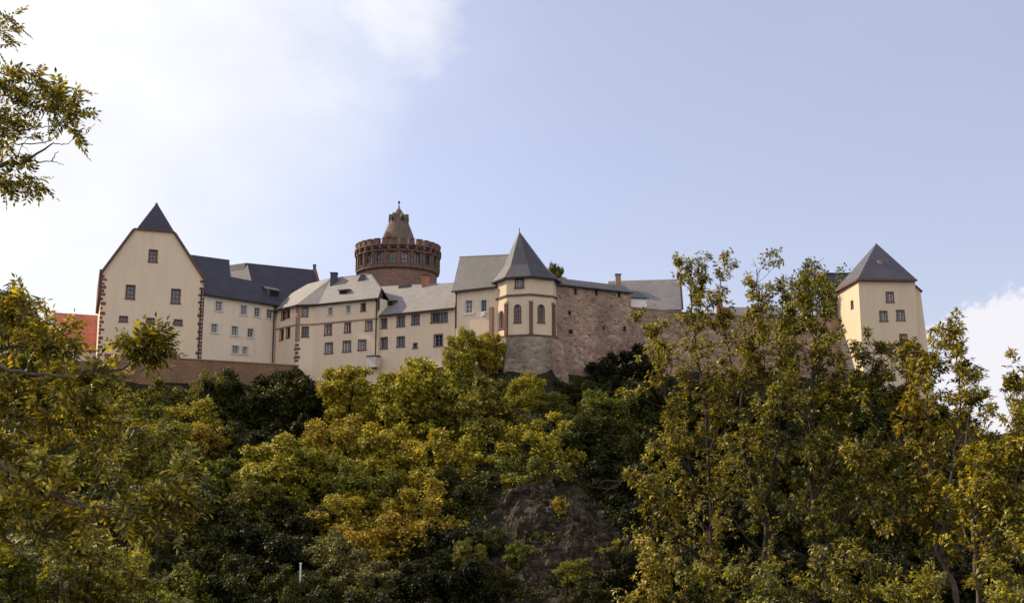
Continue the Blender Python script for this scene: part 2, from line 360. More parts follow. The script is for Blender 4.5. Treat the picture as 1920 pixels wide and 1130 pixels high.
def spaced(lo, hi, dense_lo, dense_hi, step):
    a = [dense_lo + step * i for i in range(int((dense_hi - dense_lo) / step) + 1)]
    s, x = step, dense_lo; pre = []
    while x > lo: s *= 1.22; x -= s; pre.append(max(x, lo))
    s, x = step, a[-1]; post = []
    while x < hi: s *= 1.22; x += s; post.append(min(x, hi))
    return pre[::-1] + a + post
def terrain_mat():
    m, nt, out = new_mat('hill_ground'); v = pos(nt)
    at = nt.nodes.new('ShaderNodeAttribute'); at.attribute_name = 'rock'
    n1 = noise_node(nt, v, 0.6, 6, 0.65); n2 = noise_node(nt, v, 4.0, 6, 0.7); n3 = noise_node(nt, pos(nt, (1, 1, 0.5)), 0.9, 8, 0.75)
    soil = ramp(nt, n1, [(0.3, (0.014, 0.013, 0.007)), (0.6, (0.03, 0.025, 0.012)), (0.8, (0.022, 0.026, 0.009))])
    rock = ramp(nt, n3, [(0.3, (0.018, 0.013, 0.009)), (0.46, (0.062, 0.043, 0.028)), (0.60, (0.125, 0.095, 0.070)), (0.8, (0.065, 0.042, 0.018))])
    rock = mix(nt, ramp(nt, n2, [(0.5, (0, 0, 0)), (0.62, (0.6, 0.6, 0.6))]), rock, (0.02, 0.015, 0.011))
    g = nt.nodes.new('ShaderNodeNewGeometry'); sx = nt.nodes.new('ShaderNodeSeparateXYZ'); nt.links.new(g.outputs['Normal'], sx.inputs[0])
    moss = mth(nt, 'MULTIPLY', ramp(nt, sx.outputs[2], [(0.72, (0, 0, 0)), (0.85, (1, 1, 1))]), ramp(nt, n1, [(0.45, (0, 0, 0)), (0.6, (1, 1, 1))]))
    rock = mix(nt, mth(nt, 'MULTIPLY', moss, 0.8), rock, (0.035, 0.036, 0.010))
    c = mix(nt, ramp(nt, mth(nt, 'ADD', at.outputs['Fac'], mth(nt, 'MULTIPLY', mth(nt, 'SUBTRACT', n2, 0.5), 0.9)), [(0.42, (0, 0, 0)), (0.55, (1, 1, 1))]), soil, rock)
    vr = nt.nodes.new('ShaderNodeTexVoronoi'); vr.feature = 'DISTANCE_TO_EDGE'; vr.inputs['Scale'].default_value = 0.9
    dw = nt.nodes.new('ShaderNodeVectorMath'); dw.operation = 'ADD'; mp = pos(nt, (1.0, 0.8, 1.9)); nn = nt.nodes.new('ShaderNodeTexNoise'); nn.inputs['Scale'].default_value = 0.8; nn.inputs['Detail'].default_value = 5
    nt.links.new(mp, dw.inputs[0]); nt.links.new(nn.outputs['Color'], dw.inputs[1]); nt.links.new(dw.outputs[0], vr.inputs['Vector'])
    crack = ramp(nt, vr.outputs['Distance'], [(0.0, (1, 1, 1)), (0.09, (0, 0, 0))]); c = mix(nt, mth(nt, 'MULTIPLY', crack, mth(nt, 'MULTIPLY', at.outputs['Fac'], 0.8)), c, (0.008, 0.006, 0.005))
    h = mth(nt, 'ADD', n2, mth(nt, 'MULTIPLY', vr.outputs['Distance'], 1.6))
    bsdf(nt, out, c, 0.9, h, 1.0, 0.45, 0.2); return m
def terrain():
    xs = spaced(-3500, 3500, -52, 52, 0.55); ys = spaced(-600, 4000, 74, 126, 0.55)
    ys = [y for y in ys if y < 2 or y > 2]; nx, ny = len(xs), len(ys)
    v = []; rk = []
    for y in ys:
        for x in xs:
            fin = abs(x) < 150 and y < 300; v.append((x, y, ground(x, y, fin)))
            rk.append(cliff_mask(x, y) if 70 < y < 104 else 0.0)
    f = [(j * nx + i, j * nx + i + 1, (j + 1) * nx + i + 1, (j + 1) * nx + i) for j in range(ny - 1) for i in range(nx - 1)]
    me = bpy.data.meshes.new('ground'); me.from_pydata(v, [], f); me.polygons.foreach_set('use_smooth', [rk[q[0]] < 0.4 for q in f])
    at = me.attributes.new('rock', 'FLOAT', 'POINT'); at.data.foreach_set('value', rk)
    o = link('ground', me, terrain_mat()); o['kind'] = 'structure'
terrain()
def cliff():
    "the bare rock face: a fine sheet of broken ledges and blocks standing just proud of the slope"
    nx, ny, st = 95, 118, 0.2; x0, y0 = -6.0, 74.6; v = []; ok = []
    for j in range(ny):
        for i in range(nx):
            x, y = x0 + i * st, y0 + j * st; cm = cliff_mask(x, y)
            wx = x + 0.9 * noise.noise(Vector((x * 0.5, y * 0.5, 1))); wy = y + 0.9 * noise.noise(Vector((x * 0.5, y * 0.5, 11)))
            a, b = wx * 0.83 + wy * 0.35, wy * 0.9 - wx * 0.3
            h = 1.0 * noise.cell(Vector((a * 0.55, b * 0.8, 0.5))) + 0.5 * noise.cell(Vector((a * 1.25, b * 1.9, 3.5))) + 0.22 * noise.cell(Vector((a * 2.6, b * 3.4, 7.5))) + 0.25 * noise.fractal(Vector((x * 1.5, y * 1.5, 2)), 0.7, 2.2, 5)
            v.append((x + 0.12 * noise.noise(Vector((x * 3, y * 3, 4))), y - 0.35 * h * cm, ground(x, y) + cm * (0.35 + 0.55 * h) - (1 - cm) * 0.9)); ok.append(cm > 0.02)
    f = [(j * nx + i, j * nx + i + 1, (j + 1) * nx + i + 1, (j + 1) * nx + i) for j in range(ny - 1) for i in range(nx - 1) if ok[j * nx + i]]
    me = bpy.data.meshes.new('cliff'); me.from_pydata(v, [], f); at = me.attributes.new('rock', 'FLOAT', 'POINT'); at.data.foreach_set('value', [1.0] * len(v))
    o = link('cliff', me, bpy.data.materials['hill_ground']); o['kind'] = 'structure'
cliff()

# ================================================================== 2. CASTLE
def gable_house():
    f = Fac(C(186, 118), C(379, 122)); zb = 9.0
    root = thing('gabled_residence', 'tall cream building with a plain gable front, red quoins and a pointed slate roof cap', 'castle building', f.p(f.L / 2, 14))
    zl = f.px(186, 505)[1]; zr = f.px(379, 521)[1]; k1 = f.px(250, 431); k2 = f.px(328, 434)
    zk = (k1[1] + k2[1]) / 2; k1 = (k1[0], zk); k2 = (k2[0], zk); L = f.L; B = -f.n * 14
    for a in [(287, 480, 13, 21), (244.5, 547.5, 14, 24), (329.5, 555.5, 14, 25)]: window(root, f, *a, sur='brown_stone', frame='frame_brown', pane='curtain', sw=0.12)
    for a in [(231.5, 598, 13, 9), (282, 601.5, 13, 9), (334, 604.5, 13, 9), (228, 641, 13, 10)]: window(root, f, *a, sur='brown_stone', frame='frame_brown', cols=2, rows=1, sw=0.1)
    w = MB(); outl = [(0, zb), (L, zb), (L, zr), k2, k1, (0, zl)]
    f.wall(w, outl)
    w.poly([f.p(0, zb), f.p(0, zl), f.p(0, zl) + B, f.p(0, zb) + B]); w.poly([f.p(L, zb), f.p(L, zr), f.p(L, zr) + B, f.p(L, zb) + B]); w.poly([f.p(*q) + B for q in outl])
    w.build('wall', M['plaster_warm'], root, recalc=False)
    r = MB(); fo = f.n * 0.14; Rf = f.px3(294, 380, -2.6); Rb = Rf - f.n * 11.4
    K1, K2, SL, SR = f.p(*k1), f.p(*k2), f.p(0, zl), f.p(L, zr)
    eL = SL + (SL - K1).normalized() * 0.35; eR = SR + (SR - K2).normalized() * 0.3
    r.slab([eL + fo, K1 + fo, K1 + B, eL + B], 0.2); r.slab([K2 + fo, eR + fo, eR + B, K2 + B], 0.2)
    i1, i2 = f.px3(256, 431, 0.16), f.px3(327, 434.5, 0.16); i1.z = i2.z = zk + 0.02
    r.slab([i1, i2, Rf], 0.15); r.slab([i1, Rf, Rb, i1 + B], 0.15); r.slab([i2, Rf, Rb, i2 + B], 0.15); r.poly([f.p(0, zl) + B, f.p(*k1) + B, Rb, f.p(*k2) + B, f.p(L, zr) + B])
    r.build('roof', M['slate'], root)
    v = MB()
    for a, b in ((eL, K1), (K2, eR)): v.bar(a + f.n * 0.2 - UP * 0.1, b + f.n * 0.2 - UP * 0.1, 0.12, 0.24)
    v.bar(K1 + f.n * 0.18, K2 + f.n * 0.18, 0.16, 0.14)
    v.build('verge_board', M['brown_stone'], root, recalc=False)
    s = MB(); s.box(f.p(-0.32, f.px(186, 556)[1], -0.35), f.d * 0.32, -f.n * 12, UP * (zl + 0.1 - f.px(186, 556)[1])); s.build('side_boarding', M['brown_stone'], root)
    quoins(root, f, 0, 1, 12.0, zl - 0.3, 0.48, 0.24, seed=3, mat='sandstone'); q2 = quoins(root, f, L, -1, 14.0, zr - 0.3, 0.52, 0.24, seed=5)
    downpipe(root, f, 377.6, 548, 672)
gable_house()

fB = Fac(C(380.5, 122.15), C(517, 129.4))
def slope_plane(fc, p, ang):
    b = -fc.n * math.cos(ang) + UP * math.sin(ang); return fc.d.cross(b).normalized(), b
def wing():
    f = fB; zb = 12; z0 = f.px(379, 549)[1]; z1 = f.px(517, 575)[1]; ze = (z0 + z1) / 2; L = f.L
    root = thing('long_wing', 'pale plastered wing with three rows of small windows under a dark slate roof', 'castle building', f.p(L / 2, 14))
    for a in [(410, 573.5, 12, 17), (457, 581, 11, 17), (482, 585, 10, 16), (505.5, 588, 11, 16), (402, 615, 11, 16), (440, 620, 11, 17), (469.5, 624, 11, 16), (441.5, 655, 12, 14), (459, 656.6, 9, 13)]:
        window(root, f, *a, sur='pale_stone', frame='frame_white', pane='glass' if a[0] in (505.5, 469.5, 482) else 'curtain', sw=0.15)
    w = MB(); B = -f.n * 9; f.wall(w, [(0, zb), (L, zb), (L, z1), (0, z0)]); w.poly([f.p(0, zb) + B, f.p(L, zb) + B, f.p(L, ze + 1) + B, f.p(0, ze + 1) + B]); w.poly([f.p(L, zb), f.p(L, z1), f.p(L, z1) + B, f.p(L, zb) + B])
    w.build('wall', M['plaster_pale'], root, recalc=False)
    E = f.p(0, ze, 0.3); n, b = slope_plane(f, E, R(47)); q = lambda u, v: onplane(E, n, u, v)
    el = f.p(-0.1, ze, 0.3); er = f.p(L + 1.2, ze, 0.3); em = q(434, 559); em = f.p((em - f.a).dot(f.d), ze, 0.3)
    r = MB(); t0, t1 = q(340, 475), q(430, 487); l0, l1 = q(432, 518.5), q(550, 541)
    r.slab([el, em, t1, t0]); r.slab([em, er, l1, l0])
    dn = (-f.n * 5 - UP * 5); r.slab([t0, t1, t1 + dn * 1.3, t0 + dn * 1.3]); r.slab([l0, l1, l1 + dn, l0 + dn]); r.poly([l0, t1, t1 + dn * 1.3, l0 + dn]); r.build('roof', M['slate'], root)
    gutter(root, [f.p(0.0, ze - 0.05, 0.36), f.p(L + 0.2, ze - 0.05, 0.36)])
    dormer(root, f, q(514, 556), 1.7, 0.75, m=1.07, m2=0.45, mat='slate_mid')
    vt = MB(); p0 = q(371, 522); vt.bar(p0, p0 + UP * 0.5, 0.3); vt.build('vent_pipe', M['gutter'], root, recalc=False)
    downpipe(root, f, 514.5, 580, 680)
wing()

def far_hall():
    a = P(463, 495, 141); b = P(587, 503.5, 145.5); f = Fac((a.x, a.y), (b.x, b.y)); z = (a.z + b.z) / 2
    root = thing('great_hall', 'large dark slate hall roof with a red stone gable end, behind the pale wing', 'castle building', Vector((a.x, a.y, 14)))
    A = Vector((a.x, a.y, z)); Bq = Vector((b.x, b.y, z)); dn = f.n * 5.5 - UP * 6.5; bk = -f.n * 5.5 - UP * 6.5; r = MB()
    hl = A - f.d * 4.6 + f.n * 5.5 - UP * 6.5; hb = A - f.d * 4.6 - f.n * 5.5 - UP * 6.5
    r.slab([A, Bq, Bq + dn, A + dn - f.d * 0.0]); r.slab([A, Bq, Bq + bk, A + bk]); r.build('roof', M['slate'], root)
    h = MB(); l0 = P(430, 497.5, 146); h.slab([A, A + dn, l0 + dn * 0.9, l0]); h.slab([A, l0, l0 + bk, A + bk]); h.build('hipped_roof_end', M['slate_blue'], root)  # lighter slate on this end paints in the sun it faces
    w = MB(); e = f.n * 5.2 - UP * 6.7; w.prism([A + e - f.d * 2, Bq + e, Bq - f.n * 5.2 - UP * 6.7, A - f.n * 5.2 - f.d * 2 - UP * 6.7], -UP * 7); w.build('wall', M['plaster_warm'], root)
    g = MB(); g.prism([Bq + dn - UP * 0.3, Bq + UP * 0.35, Bq + bk - UP * 0.3], f.d * 0.4); g.bar(Bq + UP * 0.4 + f.d * 0.2, Bq + UP * 0.75 + f.d * 0.2, 0.4); g.build('gable_coping', M['sandstone'], root)
far_hall()

# --- middle residence
pB0 = C(518, 129.0); pB1 = C(558, 125.3); pB2 = C(588, 125.2); pB3 = C(709, 120.8)
def middle():
    f1, f2, f3 = Fac(pB0, pB1), Fac(pB1, pB2), Fac(pB2, pB3); zb = 8.0
    root = thing('corner_residence', 'cream residence with a projecting bay corner in red quoins and a folded slate roof', 'castle building', f2.p(1, 13))
    ze = (f1.px(558, 570)[1] + f3.px(709, 561)[1]) / 2
    W1 = dict(sur='sandstone', frame='frame_brown', sw=0.1); W3 = dict(sur='brown_stone', frame='frame_white', sw=0.12)
    for a in [(531.3, 591.3, 6, 15), (540, 588, 6, 14), (528.4, 627.5, 6, 19), (540.4, 623.7, 6, 18)]: window(root, f1, *a, cols=1, rows=2, open_=True, **W1)
    window(root, f2, 571.7, 584.7, 9, 15, **W3); window(root, f2, 572.2, 621.8, 10, 17, cols=2, sur='brown_stone', frame='frame_brown', sw=0.12)
    for a in [(619.5, 583, 8, 13), (653.2, 579.4, 8, 13)]: window(root, f3, *a, sur='pale_stone', frame='frame_white', pane='glass', sw=0.1)
    window(root, f3, 681.3, 576, 7, 13, sur='brown_stone', frame='frame_brown', sw=0.1)
    for a in [(615.5, 618, 11, 17), (652, 614, 9, 16), (691.7, 610.7, 10, 16)]: window(root, f3, *a, sur='sandstone' if a[0] < 620 else 'brown_stone', frame='frame_white', sw=0.13, open_=a[0] == 652)
    for a in [(616.8, 652.4, 12, 18), (650.5, 649, 12, 18), (679.2, 646.5, 12, 17)]: window(root, f3, *a, sur='brown_stone', frame='frame_white', pane='curtain', sw=0.13)
    w = MB()
    for f in (f1, f2, f3): f.wall(w, [(0, zb), (f.L, zb), (f.L, ze), (0, ze)])
    bk = [f1.p(0, 0) + Vector((1.0, 7, 0)), f3.p(f3.L, 0) + Vector((4.2, 7.5, 0))]
    q = [f3.p(f3.L, 0), bk[1], bk[0], f1.p(0, 0)]
    for a, b in zip(q[:-1], q[1:]): w.poly([a + UP * zb, b + UP * zb, b + UP * ze, a + UP * ze])
    w.build('wall', M['plaster_warm'], root, recalc=False)
    # stone dressing of the bay corner
    s = MB(); f2.box(s, -0.03, 0.28, f2.px(558, 640)[1], ze - 0.1, -0.1, 0.04); f1.box(s, f1.L - 0.42, f1.L + 0.03, f1.px(557, 640)[1], ze - 0.1, -0.1, 0.04); s.build('corner_dressing', M['brick'] if 0 else M['string'], root, recalc=False)
    z2 = f2.px(558, 642)[1]; quoins(root, f1, f1.L, -1, f2.px(558, 678)[1], z2, 0.7, 0.4, seed=9); quoins(root, f2, 0, 1, f2.px(558, 678)[1], z2, 0.5, 0.25, seed=9)
    zs = f2.px(572, 608)[1]; course(root, [(f1, 0, f1.L + 0.05, zs), (f2, 0, f2.L, zs), (f3, 0, f3.L, zs)], 0.15, 0.08)
    # roofs
    o = 0.35; A = P(622, 520.5, 127.7)
    def off(fa, t, oo=o): return fa.p(t, ze, oo)
    E0 = f1.p(-0.3, ze, o); E1 = f1.p(f1.L + 0.1, ze, o); E2 = f2.p(f2.L + 0.3, ze, o); E2b = f3.p(0.9, ze, o); E3 = f3.p(f3.L + 0.15, ze, o)
    n1 = (E1 - E0).cross(A - E0).normalized(); n3 = (E3 - E2b).cross(A - E2b).normalized()
    lp = [onplane(E0, n1, 548, 549), onplane(E0, n1, 577, 532), ]
    r1 = onplane(E2b, n3, 696.5, 513); r2 = onplane(E2b, n3, 715, 538)
    r = MB(); r.slab([E0, E1, A, lp[1], lp[0]], 0.14); r.slab([E2b, E3, r2, r1, A], 0.14); r.build('roof', M['slate_sunlit'], root)
    d = MB(); d.slab([E1, E2b, A], 0.14); d.build('bay_roof', M['slate_sunlit'], root)
    b = MB(); bk0 = Vector((0.6, 1, 0)).normalized()
    rb = r1 + bk0 * 5 - UP * 5; ab = A + Vector((0.5, 5, -4.5)); b.slab([A, r1, rb, ab], 0.14); b.slab([lp[1], A, ab, lp[1] + Vector((1, 5, -4))], 0.14); b.slab([r2, r1, rb, r2 + Vector((2.5, 3.5, -4))], 0.14)
    b.build('rear_roof', M['slate'], root)
    e = MB(); e.poly([E3 + UP * -0.1, r2 - UP * 0.08, Vector((r2.x, r2.y, ze - 0.3)) + Vector((0.3, 0.5, 0)), E3 - UP * 1.6]); e.poly([f3.p(f3.L, ze, 0), r2, r1, rb]); e.build('gable_cheek', M['slate'], root, recalc=False)
    gutter(root, [E0 - UP * 0.1, E1 - UP * 0.1, E2 - UP * 0.1]); gutter(root, [E2 - UP * 0.1, E3 - UP * 0.1])
    q3 = lambda u, v: onplane(E2b, n3, u, v)
    for u, v, ww, hh in ((644, 551, 1.3, 0.45),): dormer(root, f3, q3(u, v), ww, hh, m=0.78, m2=0.02, mat='slate_mid')
    chimney(root, q3(626, 529) , 0.75, 1.0, 'lead', cap='gutter')
    v = MB(); p = q3(677, 527); v.prism([p - f3.d * 0.55, p + f3.d * 0.55, p + UP * 0.9], -f3.n * 1.2); v.build('roof_hatch', M['lead'], root)
    downpipe(root, f3, 706, 566, 690)
    bx = MB(); a = f3.px3(703.5, 672, 0.0); a2, zt = f3.px(697, 670); z0 = f3.px(697, 690)[1]; bx.box(f3.p(a2, z0, 0), f3.d * 1.15, f3.n * 0.9, UP * (zt - z0)); bx.build('wall_box', M['pale_stone'], root)
    bt = MB(); bt.box(f3.p(a2 - 0.1, zt, -0.05), f3.d * 1.4, f3.n * 1.05, UP * 0.1); bt.build('box_lid', M['gutter'], root)
    return f3
f3m = middle()

fD2 = Fac(C(710, 121.4), C(853, 116.2))
def east_range():
    f = fD2; zb = 8; z0 = f.px(712, 592)[1]; z1 = f.px(853, 577)[1]; ze = (z0 + z1) / 2; L = f.L
    root = thing('low_range', 'cream range with pale slate roof, a brick chimney and pairs of dark framed windows', 'castle building', f.p(L / 2, 13))
    W = dict(sur='brown_stone', frame='frame_blue', sw=0.12)
    for a in [(718.5, 606.4, 12, 16), (751.7, 602.5, 12, 17), (779.3, 599.3, 12, 16), (719.5, 643, 12, 19), (751.7, 640.4, 12, 17)]: window(root, f, *a, **W)
    window(root, f, 816, 595.8, 13, 16, open_=True, **W); window(root, f, 831.5, 594.8, 13, 16, **W); window(root, f, 822, 637.8, 14, 20, open_=True, **W); window(root, f, 778.7, 648, 6, 8, sur='sandstone', frame='frame_brown', cols=1, rows=1, sw=0.1)
    w = MB(); B = -f.n * 8; f.wall(w, [(-0.3, zb), (L, zb), (L, ze), (-0.3, ze)]); w.poly([f.p(-0.3, zb) + B, f.p(L, zb) + B, f.p(L, ze + 1) + B, f.p(-0.3, ze + 1) + B]); w.build('wall', M['plaster_warm'], root, recalc=False)
    E = f.p(0, ze, 0.3); n, b = slope_plane(f, E, R(40)); q = lambda u, v: onplane(E, n, u, v)
    t0, t1 = q(712, 537), q(862, 529); zz = (t0.z + t1.z) / 2
    r = MB(); el, er = f.p(0.1, ze, 0.3), f.p(L + 0.1, ze, 0.3)
    r.slab([el, er, t1, t0], 0.16); dn = -f.n * 5 - UP * 4.3; r.slab([t0, t1, t1 + dn, t0 + dn], 0.16); r.build('roof', M['slate_sunlit'], root)
    gutter(root, [el - UP * 0.08 + f.n * 0.05, er - UP * 0.08 + f.n * 0.05])
    dormer(root, f, q(730, 573), 1.2, 0.5, m=0.84, m2=0.1, mat='slate_mid')
    chimney(root, q(798, 533), 0.85, 0.95, 'brick')
    v = MB(); p = q(757, 540); v.box(p - f.d * 0.75, f.d * 1.5, -f.n * 0.7, UP * 0.4); v.build('roof_hatch', M['lead'], root)
    lg = MB(); s0, zz0 = f.px(836, 652); s1, _ = f.px(850, 652); f.box(lg, s0, L, zz0 - 0.1, zz0, 0, 0.5); lg.build('ledge', M['gutter'], root, recalc=False)
east_range()

def chapel_nave():
    f = Fac(C(854, 115.6), C(932, 112.9)); zb = 9; z0 = f.px(854, 546)[1]; z1 = f.px(928, 538)[1]; ze = (z0 + z1) / 2; L = f.L
    root = thing('chapel_nave', 'cream house with two pale framed windows and a grey slate roof, against the polygonal tower', 'castle building', f.p(L / 2, 13))
    window(root, f, 879.3, 575, 13, 23, sur='pale_stone', frame='frame_white', pane='curtain', sw=0.2); window(root, f, 907.3, 573, 10, 21, sur='pale_stone', frame='frame_blue', sw=0.2)
    w = MB(); B = -f.n * 8; f.wall(w, [(0, zb), (L, zb), (L, ze), (0, ze)]); w.poly([f.p(0, zb), f.p(0, ze), f.p(0, ze) + B, f.p(0, zb) + B]); w.poly([f.p(0, zb) + B, f.p(L, zb) + B, f.p(L, ze + 1) + B, f.p(0, ze + 1) + B]); w.build('wall', M['plaster_warm'], root, recalc=False)
    E = f.p(0, ze, 0.3); n, b = slope_plane(f, E, R(50)); q = lambda u, v: onplane(E, n, u, v)
    t0, t1 = q(862.5, 480.5), q(962, 476); el, er = f.p(-0.3, ze, 0.3), f.p(L, ze, 0.3)
    r = MB(); r.slab([el, er, t1, t0], 0.18); dn = -f.n * 5 - UP * 5.5; r.slab([t0, t1, t1 + dn, t0 + dn], 0.18); r.build('roof', M['slate_mid'], root)
    g = MB(); g.poly([f.p(0, ze), t0 - UP * 0.15, t0 + dn - UP * 0.15]); g.build('gable', M['plaster_warm'], root, recalc=False)
    gutter(root, [el - UP * 0.08 + f.n * 0.05, er - UP * 0.08 + f.n * 0.05]); downpipe(root, f, 855.5, 552, 615)
    l = MB(); s, z = f.px(907.5, 589); f.box(l, s - 0.2, s + 0.2, z - 0.2, z + 0.2, 0, 0.3); l.build('wall_lamp', M['white'], root, recalc=False)
    bt = MB(); s, z = f.px(923, 576); f.box(bt, s - 0.2, s + 0.2, zb, z, 0, 0.3); bt.build('buttress', M['string'], root)
chapel_nave()

def chapel_tower():
    cx, cy = P(989.3, 600, 113.6).x, 113.6; c = Vector((cx, cy)); Rr = 3.42
    ang = [180 + 5 + 45 * k for k in range(8)]         # corner azimuths, clockwise seen from the camera side
    def ring(r, a0=0): return [Vector((cx + r * math.cos(R(a)), cy + r * math.sin(R(a)))) for a in ang]
    pts = ring(Rr); root = thing('chapel_tower', 'polygonal cream tower with arched windows, red corner piers and a flared pointed roof', 'tower', Vector((cx, cy, 13)))
    fs = [Fac(pts[k], pts[(k + 1) % 8]) for k in range(8)]
    ze = P(972, 516, 110.3).z; zs = P(972, 552, 110.2).z; zf = P(972, 628, 110.2).z
    window(root, fs[1], 974, 529, 12, 18, sur='brown_stone', frame='frame_white', sw=0.16, rows=3)
    for k, a in ((0, (940, 600, 7, 31)), (1, (970.5, 588, 9, 31)), (2, (1014.5, 588, 9, 31))): window(root, fs[k], *a, sur='sandstone', frame='frame_brown', pane='curtain', arch=True, sw=0.14, cols=2, rows=4)
    w = MB()
    for f in fs: f.wall(w, [(0, zf - 0.2), (f.L, zf - 0.2), (f.L, ze), (0, ze)])
    w.build('wall', M['plaster_ochre'], root, recalc=False)
    course(root, [(f, -0.03, f.L + 0.03, zs) for f in fs[:5]], 0.2, 0.1, 'brown_stone'); course(root, [(f, -0.06, f.L + 0.06, zf) for f in fs[:5]], 0.22, 0.14, 'brown_stone', 'plinth_course')
    for k in (1, 2, 3):
        p = pts[k]; dr = (p - c).normalized(); d3 = Vector((dr.x, dr.y, 0)); t = Vector((-dr.y, dr.x, 0)); m = MB(); zt = P(972, 562, 110.2).z
        m.box(Vector((p.x, p.y, zf + 0.1)) - t * 0.17 - d3 * 0.2, t * 0.34, d3 * 0.38, UP * (zt - zf - 0.5)); m.prism([Vector((p.x, p.y, zt - 0.4)) - t * 0.2 + d3 * 0.22, Vector((p.x, p.y, zt - 0.4)) - t * 0.2 - d3 * 0.2, Vector((p.x, p.y, zt + 0.15)) - t * 0.2 - d3 * 0.2], t * 0.4)
        m.build('pier', M['sandstone'], root)
    b = MB(); b.lathe(c, [(Rr + 0.12, zf - 0.1), (Rr + 0.2, zf - 2.2), (Rr + 0.5, zf - 4.2), (Rr + 0.8, zf - 6.5)], 8, 0, R(185)); b.build('rough_stone_footing', M['rubble_grey'], root)
    bs = MB(); p = pts[3]; dr = (p - c).normalized(); d3 = Vector((dr.x, dr.y, 0)); t = Vector((-dr.y, dr.x, 0)); o = Vector((p.x, p.y, zf - 6)) - t * 0.6 - d3 * 0.5
    bs.prism([o, o + d3 * 2.3, o + d3 * 1.2 + UP * 5.2, o + UP * 6.2], t * 1.2); bs.build('corner_buttress', M['rubble'], root)
    # flared roof, apex above the room behind the apse
    ap = P(974, 434, 112.3); rr = MB(); n = 8; k0 = 0; rings = []
    for rad, z, mixf in ((Rr + 0.34, ze - 0.12, 0), (Rr * 0.69, ze + 1.3, 0.28), (Rr * 0.33, ze + 3.3, 0.68), (0.0, ap.z, 1)):
        cc = c.lerp(Vector((ap.x, ap.y)), mixf)
        rings.append([Vector((cc.x + rad * math.cos(R(a)), cc.y + rad * math.sin(R(a)), z)) for a in ang])
    for a, b2 in zip(rings[:-1], rings[1:]):
        for j in range(8):
            q = [a[j], a[(j + 1) % 8], b2[(j + 1) % 8], b2[j]]
            rr.poly(q if (b2[0] - b2[1]).length > 1e-4 else q[:3])
    rr.poly(rings[0]); rr.build('roof', M['slate_blue'], root)
    gutter(root, [p - UP * 0.1 for p in rings[0][:5]], 'eaves_gutter', 0.1)
    fn = MB(); fn.bar(ap - UP * 0.2, ap + UP * 0.35, 0.08); fn.build('finial', M['gutter'], root, recalc=False)
chapel_tower()

